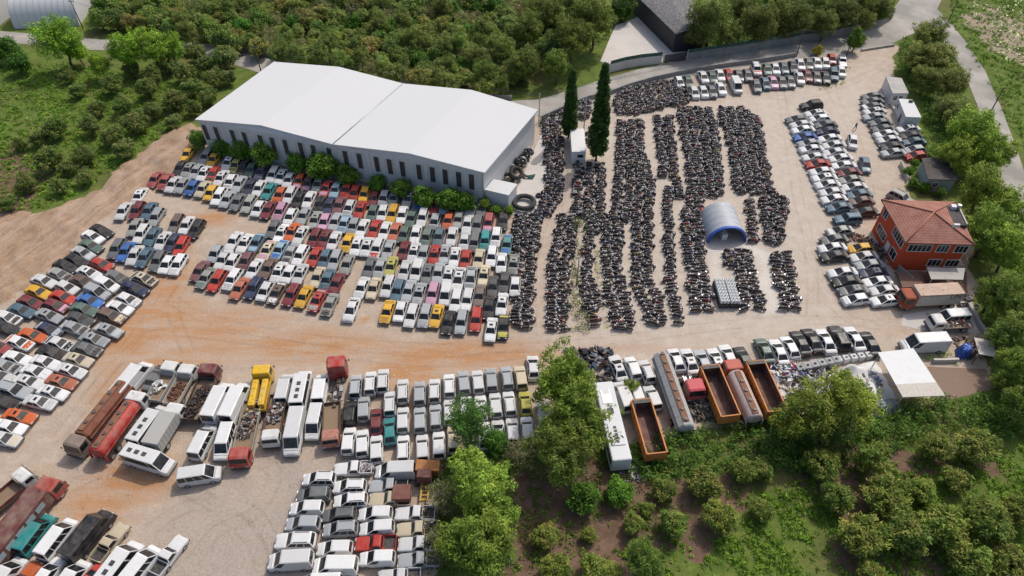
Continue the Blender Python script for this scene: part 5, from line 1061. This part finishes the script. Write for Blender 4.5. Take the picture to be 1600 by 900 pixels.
# undergrowth and grass: masses nobody would count
def scatter(name, lb, cat, poly, dens, h, size, cols, crad=.5, nper=14, clumpy=.5, tint=(1, 1, 1), seed=1, aspect=1.6, up=.5):
    W = np.array([G(*p)[:2] for p in poly]); lo, hi = W.min(0), W.max(0); n = int((hi-lo).prod()*dens); p = NR.uniform(lo, hi, (n, 2))
    ins = np.zeros(n, bool); m_ = len(W)
    for i in range(m_):
        a, b = W[i], W[(i+1) % m_]; cr = ((a[1] > p[:, 1]) != (b[1] > p[:, 1])); xx = (b[0]-a[0])*(p[:, 1]-a[1])/(b[1]-a[1]+1e-12)+a[0]; ins ^= cr & (p[:, 0] < xx)
    p = p[ins]; s = np.sin(p[:, 0]*.45+seed)*np.cos(p[:, 1]*.38+seed*2)+.6*np.sin(p[:, 0]*1.3+seed*3+p[:, 1]*.9); keep = NR.random(len(p)) < 1-clumpy+clumpy*(s > -.1); p = p[keep]; s = s[keep]
    c = np.c_[p, h*(.25+.75*NR.random(len(p)))*(.6+.4*(s > .3))]; V, C = leaf_cloud(c, np.full(len(c), crad), nper, size, cols, up, aspect); V[:, 2] = np.maximum(V[:, 2], .01)
    o = link(name, leaf_mesh(name, V, C), None, None, tint); tag(o, lb, cat, None, 'stuff'); return o
scatter('undergrowth', 'dark tangled undergrowth behind the tipper bodies', 'undergrowth', [(980, 700), (1045, 680), (1100, 660), (1230, 645), (1290, 672), (1420, 632), (1560, 618), (1590, 590), (1620, 600), (1620, 690), (1480, 680), (1400, 705), (1260, 745), (1150, 735), (1060, 752), (1000, 760)], 3.0, 1.5, .16, [(.035, .07, .015), (.045, .085, .018), (.03, .055, .014), (.06, .09, .02)], .7, 16, .35, seed=2)
scatter('undergrowth', 'scrubby undergrowth round the bottom trees', 'undergrowth', [(660, 740), (700, 700), (860, 690), (930, 690), (1000, 735), (960, 790), (870, 760), (800, 740), (800, 905), (665, 905)], 2.2, .9, .13, [(.05, .075, .02), (.06, .085, .025), (.04, .06, .02), (.085, .085, .045)], .6, 14, .4, seed=3)
scatter('undergrowth', 'green scrub along the right side slope', 'undergrowth', [(1500, 200), (1560, 300), (1600, 400), (1620, 600), (1555, 590), (1535, 470), (1525, 380), (1500, 290), (1440, 240), (1440, 160), (1400, 100), (1410, 60), (1470, 50), (1510, 120)], 1.6, 1.2, .15, [(.045, .085, .018), (.06, .10, .02), (.035, .065, .016)], .7, 14, .4, seed=4)
scatter('grass', 'bright green grass in the lower right orchard', 'grass', [(1560, 640), (1620, 640), (1620, 905), (1400, 905), (1000, 905), (960, 860), (1060, 830), (1150, 840), (1190, 770), (1270, 745), (1400, 720), (1560, 690)], 6.0, .25, .11, [(.07, .115, .015), (.09, .14, .02), (.05, .09, .015)], .35, 9, .8, seed=5, aspect=2.4, up=.2)
scatter('grass', 'sparse grass and weeds in the lower soil orchard', 'grass', [(800, 760), (1000, 770), (1190, 745), (1180, 840), (1050, 830), (960, 905), (800, 905)], 3.2, .25, .11, [(.07, .095, .02), (.08, .10, .03), (.05, .08, .015)], .4, 9, .9, seed=6, aspect=2.2)
scatter('grass', 'bright grass of the left orchard', 'grass', [(-40, 100), (110, 100), (330, 140), (300, 185), (200, 250), (100, 320), (-40, 340)], 2.4, .25, .14, [(.07, .125, .016), (.09, .15, .022), (.055, .10, .015), (.10, .12, .03)], .4, 9, .55, seed=7, aspect=2.4, up=.2)
scatter('grass', 'green verge right of the right road', 'grass', [(1490, -20), (1640, -20), (1640, 330), (1600, 250), (1560, 160), (1520, 90), (1480, 30)], 1.6, .25, .15, [(.07, .125, .016), (.09, .13, .03), (.055, .09, .015)], .45, 8, .7, seed=8, aspect=2.2, up=.2)
scatter('undergrowth', 'low shrubs filling the wood behind the warehouse', 'undergrowth', WOOD, .35, .9, .2, [(.05, .075, .018), (.065, .09, .02), (.04, .06, .018), (.09, .085, .04)], 1.0, 14, .4, seed=9)
scatter('undergrowth', 'thick hedge along the upper road wall', 'undergrowth', [(1072, 88), (1200, 67), (1300, 50), (1380, 30), (1400, 5), (1360, -20), (1150, -20), (1110, 40)], 1.0, 1.8, .24, [(.03, .055, .014), (.04, .07, .018)], 1.0, 14, .3, seed=10)
scatter('weeds', 'green weeds growing among the motorbikes', 'weeds', [(893, 330), (925, 330), (925, 370), (905, 400), (905, 440), (925, 520), (888, 524), (892, 440), (897, 400)], 3.2, 1.1, .11, [(.06, .10, .02), (.09, .12, .03), (.05, .08, .02)], .5, 12, .6, (.75, .62, .7), seed=11)
scatter('weeds', 'yellowish weeds in the paths between motorbike strips', 'weeds', [(926, 370), (936, 370), (944, 450), (950, 515), (942, 515), (930, 450)], 2.5, .4, .08, [(.16, .15, .04), (.10, .12, .03)], .4, 10, .7, seed=12)
scatter('weeds', 'dry weeds below the upper parked cars', 'weeds', [(1252, 130), (1310, 124), (1330, 100), (1336, 112), (1312, 138), (1250, 143)], 1.6, .25, .09, [(.14, .13, .04), (.10, .12, .03)], .35, 9, .7, seed=13)
scatter('weeds', 'green weeds around the white van and blue tarpaulin', 'weeds', [(1432, 546), (1480, 546), (1500, 575), (1450, 565)], 4, .4, .09, [(.06, .11, .02), (.09, .14, .02)], .4, 10, .5, seed=14)
scatter('debris', 'pale rubble and rubbish beside the road fork', 'rubble', [(1500, 5), (1600, 0), (1640, 70), (1600, 110), (1560, 85), (1535, 45)], .8, .15, .28, [(.4, .36, .33), (.5, .47, .44), (.22, .17, .16), (.12, .13, .08)], .6, 5, .6, seed=15, aspect=.8)

scatter('rubble', 'stones and clods strewn over the dirt bank', 'rubble', [(-60, 495), (60, 425), (150, 338), (225, 290), (292, 243), (312, 202), (296, 196), (200, 262), (100, 328), (-60, 360)], 1.6, .12, .13, [(.13, .09, .065), (.2, .15, .11), (.08, .055, .04), (.12, .11, .05)], .5, 5, .6, seed=16, aspect=.8)
scatter('litter', 'small stones and litter scattered over the gravel yard', 'litter', [(-50, 700), (120, 600), (280, 470), (540, 520), (800, 535), (1100, 505), (1380, 500), (1420, 545), (850, 560), (620, 590), (460, 570), (280, 560), (340, 720), (480, 720), (420, 905), (200, 905), (100, 790)], .35, .06, .07, [(.1, .08, .07), (.2, .16, .13), (.05, .05, .05), (.3, .29, .28)], .5, 4, .5, seed=17, aspect=.9)
# ------------------------------------------------------------------ ground
def vnoise(x, y, s, seed):
    x, y = x/s, y/s; xi, yi = np.floor(x).astype(int), np.floor(y).astype(int); fx, fy = x-xi, y-yi; fx, fy = fx*fx*(3-2*fx), fy*fy*(3-2*fy)
    h = lambda a, b: np.modf(np.abs(np.sin(a*127.1+b*311.7+seed*17.3)*43758.5453))[0]
    return (h(xi, yi)*(1-fx)+h(xi+1, yi)*fx)*(1-fy)+(h(xi, yi+1)*(1-fx)+h(xi+1, yi+1)*fx)*fy
gx = np.r_[-1500, -700, -350, -200, np.arange(-130, 130.1, .7), 200, 350, 700, 1500]; gy = np.r_[-300, -60, 10, np.arange(24, 205, .7), 260, 400, 800, 2500]
X, Y = np.meshgrid(gx, gy); XF, YF = X.ravel(), Y.ravel()
def sdf(poly):
    W = np.array([G(*p)[:2] for p in poly]); d = np.full(XF.shape, 1e9); c = np.zeros(XF.shape, bool)
    for i in range(len(W)):
        a, b = W[i], W[(i+1) % len(W)]; e = b-a; t = np.clip(((XF-a[0])*e[0]+(YF-a[1])*e[1])/(e@e+1e-12), 0, 1)
        d = np.minimum(d, np.hypot(XF-a[0]-t*e[0], YF-a[1]-t*e[1])); cr = (a[1] > YF) != (b[1] > YF); c ^= cr & (XF < (b[0]-a[0])*(YF-a[1])/(b[1]-a[1]+1e-12)+a[0])
    return np.where(c, d, -d)
jit = (vnoise(XF, YF, 3.0, 1)-.5)*2.2+(vnoise(XF, YF, 1.2, 2)-.5)*1.2
def msk(poly, soft=1.2, j=1.0): return np.clip(.5+(sdf(poly)+jit*j)/soft, 0, 1)
YARD = [(-60, 470), (60, 425), (150, 338), (225, 290), (292, 243), (310, 200), (600, 250), (842, 182), (950, 148), (1050, 116), (1200, 92), (1330, 72), (1400, 72), (1402, 100), (1388, 140), (1430, 190), (1440, 240), (1415, 290), (1420, 310), (1500, 330), (1525, 440), (1530, 500), (1550, 580), (1550, 612), (1420, 628), (1240, 645), (1150, 660), (1060, 675), (990, 700), (930, 690), (860, 690), (780, 700), (700, 715), (690, 760), (672, 960), (-80, 1000)]
BANK = [(-60, 520), (70, 440), (160, 350), (232, 300), (298, 250), (322, 208), (305, 190), (250, 215), (200, 258), (150, 300), (95, 325), (-60, 350)]
SOIL = [(800, 735), (930, 700), (1000, 740), (1150, 735), (1240, 745), (1330, 700), (1480, 700), (1540, 730), (1450, 760), (1420, 800), (1350, 850), (1240, 760), (1190, 760), (1150, 850), (960, 905), (790, 960)]
SOIL2 = [(1290, 840), (1480, 860), (1470, 960), (1330, 960)]
DIRT = [(-60, 230), (50, 235), (70, 290), (30, 345), (-60, 345)]
yard = msk(YARD); bank = msk(BANK, 1.5); soil = np.maximum(np.maximum(msk(SOIL, 1.6, 1.6), msk(SOIL2, 1.5, 1.5)), msk(DIRT, 1.6, 1.4))
rub = msk([(1500, 20), (1560, 15), (1640, 60), (1640, 120), (1580, 100), (1530, 60)], 3, 2)
clay = np.zeros_like(XF)
for px, py, rx, ry, k in ((330, 342, 34, 12, 1), (250, 455, 40, 60, .9), (205, 520, 50, 45, 1), (255, 500, 60, 40, .9), (170, 600, 26, 40, .6), (150, 680, 20, 30, .4), (205, 750, 65, 36, 1), (150, 790, 60, 35, .8), (720, 553, 150, 20, 1), (640, 575, 60, 28, 1), (480, 540, 130, 26, .8), (350, 520, 90, 40, .7), (570, 500, 8, 5, .9), (690, 700, 30, 30, .5), (630, 640, 40, 40, .6), (960, 545, 120, 6, .4), (300, 560, 50, 20, .7), (240, 570, 20, 14, .9), (420, 500, 40, 14, .4)):
    c = G(px, py); ex = abs(G(px+rx, py)[0]-c[0]); ey = abs(G(px, py-ry)[1]-c[1]); d = np.hypot((XF-c[0])/ex, (YF-c[1])/ey)
    clay = np.maximum(clay, k*np.clip(1.45-d, 0, 1))
pale = np.clip(msk([(880, 180), (1180, 140), (1260, 130), (1390, 90), (1400, 140), (1350, 300), (1300, 480), (1400, 560), (1000, 560), (900, 540)], 14, 2), 0, 1)
grey = msk([(330, 745), (480, 715), (560, 720), (470, 960), (100, 960), (230, 850)], 9, 3)
white = msk([(1106, 384), (1180, 386), (1205, 395), (1222, 484), (1194, 484), (1178, 405), (1130, 400), (1130, 440), (1108, 440)], 1.6, .8)
Z = np.where(bank > .02, bank*(vnoise(XF, YF, 2.2, 5)*.8+vnoise(XF, YF, .9, 6)*.4), 0)
Z += np.clip(1-yard-bank, 0, 1)*0
V = np.c_[XF, YF, Z]; nx, ny = len(gx), len(gy); idx = np.arange(nx*ny).reshape(ny, nx); Q = np.stack([idx[:-1, :-1], idx[:-1, 1:], idx[1:, 1:], idx[1:, :-1]], -1).reshape(-1, 4)
m, t, p = nodes_of('ground_surface')
g = N(t, 'ShaderNodeNewGeometry').outputs['Position']
a1 = N(t, 'ShaderNodeAttribute', attribute_name='Col'); a2 = N(t, 'ShaderNodeAttribute', attribute_name='Col2')
s1 = N(t, 'ShaderNodeSeparateColor'); t.links.new(a1.outputs['Color'], s1.inputs[0]); s2 = N(t, 'ShaderNodeSeparateColor'); t.links.new(a2.outputs['Color'], s2.inputs[0])
nA, nB, nC, nD = noise(t, g, .10, 5), noise(t, g, .55, 5, .65), noise(t, g, 2.6, 5, .7), noise(t, g, 9, 3, .7)
st = N(t, 'ShaderNodeMapping'); t.links.new(g, st.inputs[0]); st.inputs['Scale'].default_value = (.12, .75, 1); st.inputs['Rotation'].default_value = (0, 0, -.06); nS = noise(t, st.outputs[0], 1.1, 5, .65)
edge = lambda m_, k=.5: ramp(t, mth(t, 'ADD', m_, mth(t, 'MULTIPLY', mth(t, 'SUBTRACT', nC, .5), k)), .40, .60)
grav = mixc(t, ramp(t, nB, .36, .66), (.39, .305, .238), (.48, .392, .315)); grav = mixc(t, mth(t, 'MULTIPLY', ramp(t, nS, .46, .68), .5), grav, (.42, .30, .195)); grav = mixc(t, mth(t, 'MULTIPLY', ramp(t, nC, .54, .68), .6), grav, (.27, .215, .165)); grav = mixc(t, mth(t, 'MULTIPLY', ramp(t, nD, .54, .66), .55), grav, (.55, .48, .40)); grav = mixc(t, mth(t, 'MULTIPLY', s2.outputs[1], .6), grav, mixc(t, ramp(t, nB, .36, .66), (.485, .43, .365), (.55, .495, .43)))
grav = mixc(t, mth(t, 'MULTIPLY', a1.outputs['Alpha'], .75), grav, mixc(t, ramp(t, nC, .4, .62), (.38, .325, .28), (.30, .255, .215)))
cl = mth(t, 'MULTIPLY', s1.outputs[2], ramp(t, mth(t, 'ADD', mth(t, 'MULTIPLY', nC, .55), mth(t, 'ADD', mth(t, 'MULTIPLY', nB, .5), mth(t, 'MULTIPLY', nS, .7))), .66, .95)); grav = mixc(t, mth(t, 'MULTIPLY', cl, 1.25, clamp=True), grav, mixc(t, nC, (.37, .185, .085), (.46, .265, .14)))
gras = mixc(t, ramp(t, nB, .35, .68), (.08, .125, .024), (.15, .19, .04)); gras = mixc(t, mth(t, 'MULTIPLY', ramp(t, nA, .50, .66), .55), gras, (.15, .105, .06)); gras = mixc(t, mth(t, 'MULTIPLY', ramp(t, nC, .5, .7), .5), gras, (.04, .05, .016))
so_ = mixc(t, ramp(t, nB, .38, .66), (.13, .08, .055), (.20, .13, .09)); so_ = mixc(t, mth(t, 'MULTIPLY', ramp(t, nC, .52, .68), .6), so_, (.08, .085, .03))
bk = mixc(t, ramp(t, nB, .35, .66), (.29, .185, .115), (.38, .265, .175)); sr = N(t, 'ShaderNodeMapping'); t.links.new(g, sr.inputs[0]); sr.inputs['Rotation'].default_value = (0, 0, -heading(150, 340, 232, -182)); sr2 = N(t, 'ShaderNodeMapping'); t.links.new(sr.outputs[0], sr2.inputs[0]); sr2.inputs['Scale'].default_value = (.07, 1.1, 1); bk = mixc(t, mth(t, 'MULTIPLY', ramp(t, noise(t, sr2.outputs[0], 1.0, 5, .65), .45, .62), .6), bk, (.44, .34, .27)); bk = mixc(t, mth(t, 'MULTIPLY', ramp(t, nC, .52, .70), .7), bk, (.20, .125, .085)); bk = mixc(t, mth(t, 'MULTIPLY', ramp(t, nD, .58, .68), .5), bk, (.55, .46, .38))
c = mixc(t, edge(s1.outputs[1]), gras, so_); c = mixc(t, mth(t, 'MULTIPLY', edge(s2.outputs[2]), .8), c, (.36, .28, .22)); c = mixc(t, edge(s1.outputs[0]), c, grav); c = mixc(t, edge(s2.outputs[0]), c, bk); c = mixc(t, mth(t, 'MULTIPLY', a2.outputs['Alpha'], .85), c, (.60, .56, .50))
t.links.new(c, p.inputs['Base Color']); p.inputs['Roughness'].default_value = .95; p.inputs['Specular IOR Level'].default_value = .15
bp = N(t, 'ShaderNodeBump'); bp.inputs['Strength'].default_value = .8; bp.inputs['Distance'].default_value = .12; t.links.new(mth(t, 'ADD', nC, mth(t, 'MULTIPLY', nD, .4)), bp.inputs['Height']); t.links.new(bp.outputs[0], p.inputs['Normal'])
me = np_mesh('ground', V, Q.ravel(), np.full(len(Q), 4), ['ground_surface'], None, np.c_[yard, soil, clay, grey])
at = me.color_attributes.new('Col2', 'FLOAT_COLOR', 'POINT'); at.data.foreach_set('color', np.ascontiguousarray(np.c_[bank, pale, rub, white], np.float32).ravel())
tag(link('ground', me), 'sandy gravel yard with grass and soil around it', None, None, 'structure')
def sheet(name, pts, z, mat, kind='structure', lb=None):
    m = MB(); m.face([V3(*q, 0)+Vector((0, 0, z)) for q in pts], mat); o = m.obj(name); tag(o, lb, None, None, kind); return o
def ribbon(name, pts, wd, z, mat, lb):
    P = [V3(*q) for q in pts]; W = wd if isinstance(wd, (list, tuple)) else [wd]*len(P); Lf, Rt = [], []
    for i in range(len(P)):
        t_ = (P[min(i+1, len(P)-1)]-P[max(i-1, 0)]).normalized(); n_ = Vector((-t_.y, t_.x, 0))*W[i]/2; Lf.append(P[i]+n_+Vector((0, 0, z))); Rt.append(P[i]-n_+Vector((0, 0, z)))
    m = MB()
    for i in range(len(P)-1): m.face([Lf[i], Rt[i], Rt[i+1], Lf[i+1]], mat)
    tag(m.obj(name), lb, None, None, 'structure')
ribbon('road', ((-60, 52), (60, 62), (150, 70), (250, 72), (330, 78), (400, 98), (480, 124), (620, 150), (760, 172), (850, 168), (905, 152), (960, 133), (1010, 119), (1060, 108), (1130, 97), (1200, 87), (1260, 77), (1320, 68), (1370, 58), (1408, 38), (1432, 12), (1452, -25), (1470, -60)), (5, 5, 5, 5, 5.5, 6, 6, 6, 6, 6.5, 6.5, 6.5, 6.5, 6.5, 6, 6, 6.5, 7, 8, 9, 9, 9, 9), .03, 'road_surface', 'grey road along the upper yard wall')
ribbon('side_road', ((1440, 5), (1470, 38), (1497, 72), (1522, 110), (1545, 165), (1566, 225), (1590, 300), (1640, 440)), (5, 5.2, 5, 4.6, 4.6, 4.6, 4.6, 4.6), .045, 'road_surface', 'pale narrow road along the right side')
sheet('concrete_court', ((938, 96), (952, 62), (962, 40), (1000, 26), (1058, 78), (1072, 78), (1072, 93), (1035, 97), (975, 106)), .03, 'pale_concrete', lb='pale concrete court beside the dark workshop')
sheet('concrete_pad', ((775, 316), (806, 300), (848, 205), (853, 215), (853, 262), (852, 300), (846, 318), (833, 340), (806, 338)), .03, 'pale_concrete', lb='pale concrete pad beside the warehouse')
sheet('courtyard', ((1449, 573), (1541, 577), (1552, 609), (1478, 626)), .03, 'brown_deck', lb='brown paved courtyard beside the white canopy')
sheet('parking_slab', ((1411, 492), (1495, 478), (1522, 498), (1530, 520), (1440, 516), (1408, 508)), .02, 'pale_concrete', lb='pale slab under the white vans')
sheet('house_forecourt', ((1395, 425), (1510, 425), (1512, 470), (1420, 450)), .02, 'brown_stone', lb='brown forecourt below the red house')

m, t, p = nodes_of('track_mark'); g = N(t, 'ShaderNodeNewGeometry').outputs['Position']
p.inputs['Base Color'].default_value = (.30, .235, .185, 1); p.inputs['Roughness'].default_value = .95
tb = N(t, 'ShaderNodeBsdfTransparent'); mx = N(t, 'ShaderNodeMixShader'); t.links.new(mth(t, 'MULTIPLY', ramp(t, noise(t, g, .35, 4, .6), .35, .8), .16), mx.inputs[0])
t.links.new(tb.outputs[0], mx.inputs[1]); t.links.new(p.outputs[0], mx.inputs[2]); t.links.new(mx.outputs[0], t.nodes['Material Output'].inputs[0])
TR = [[(270, 470), (330, 500), (450, 525), (600, 540), (760, 545), (930, 535), (1100, 512), (1250, 500), (1350, 505)], [(120, 640), (190, 560), (250, 520), (380, 530), (560, 555), (700, 565), (850, 548)], [(80, 700), (140, 620), (230, 500), (290, 420)], [(1260, 390), (1275, 420), (1300, 470), (1330, 500), (1380, 510)], [(1215, 120), (1230, 200), (1245, 300), (1262, 370), (1270, 440), (1268, 500)], [(300, 880), (340, 830), (400, 800), (430, 740), (400, 720)], [(230, 830), (300, 790), (390, 800), (430, 860), (440, 920)], [(110, 760), (200, 730), (320, 780), (400, 850), (410, 920)], [(870, 200), (880, 270), (870, 330), (848, 400), (845, 500), (850, 540)], [(1320, 100), (1300, 140), (1330, 200), (1350, 260), (1360, 310)], [(1400, 90), (1350, 120), (1260, 150), (1180, 150)], [(310, 350), (300, 420), (270, 480), (300, 560)]]
k_ = 0
for pts in TR:
    P = [V3(*q) for q in pts]; S_ = []
    for i in range(len(P)-1):
        a, b, c, d = P[max(i-1, 0)], P[i], P[i+1], P[min(i+2, len(P)-1)]
        for u in np.linspace(0, 1, 8, endpoint=False): S_.append(.5*((2*b)+(c-a)*u+(2*a-5*b+4*c-d)*u*u+(3*b-a-3*c+d)*u**3))
    for off in (-.8, .8):
        m = MB(); L2, R2 = [], []; k_ += 1
        for i in range(len(S_)):
            t_ = (S_[min(i+1, len(S_)-1)]-S_[max(i-1, 0)]).normalized(); n_ = Vector((-t_.y, t_.x, 0)); c_ = S_[i]+n_*off+Vector((0, 0, .006+.002*(k_ % 12))); L2.append(c_+n_*.2); R2.append(c_-n_*.2)
        for i in range(len(S_)-1): m.face([L2[i], R2[i], R2[i+1], L2[i+1]], 'track_mark')
        tag(m.obj('tyre_track'), 'faint tyre track on the gravel', None, None, 'structure')
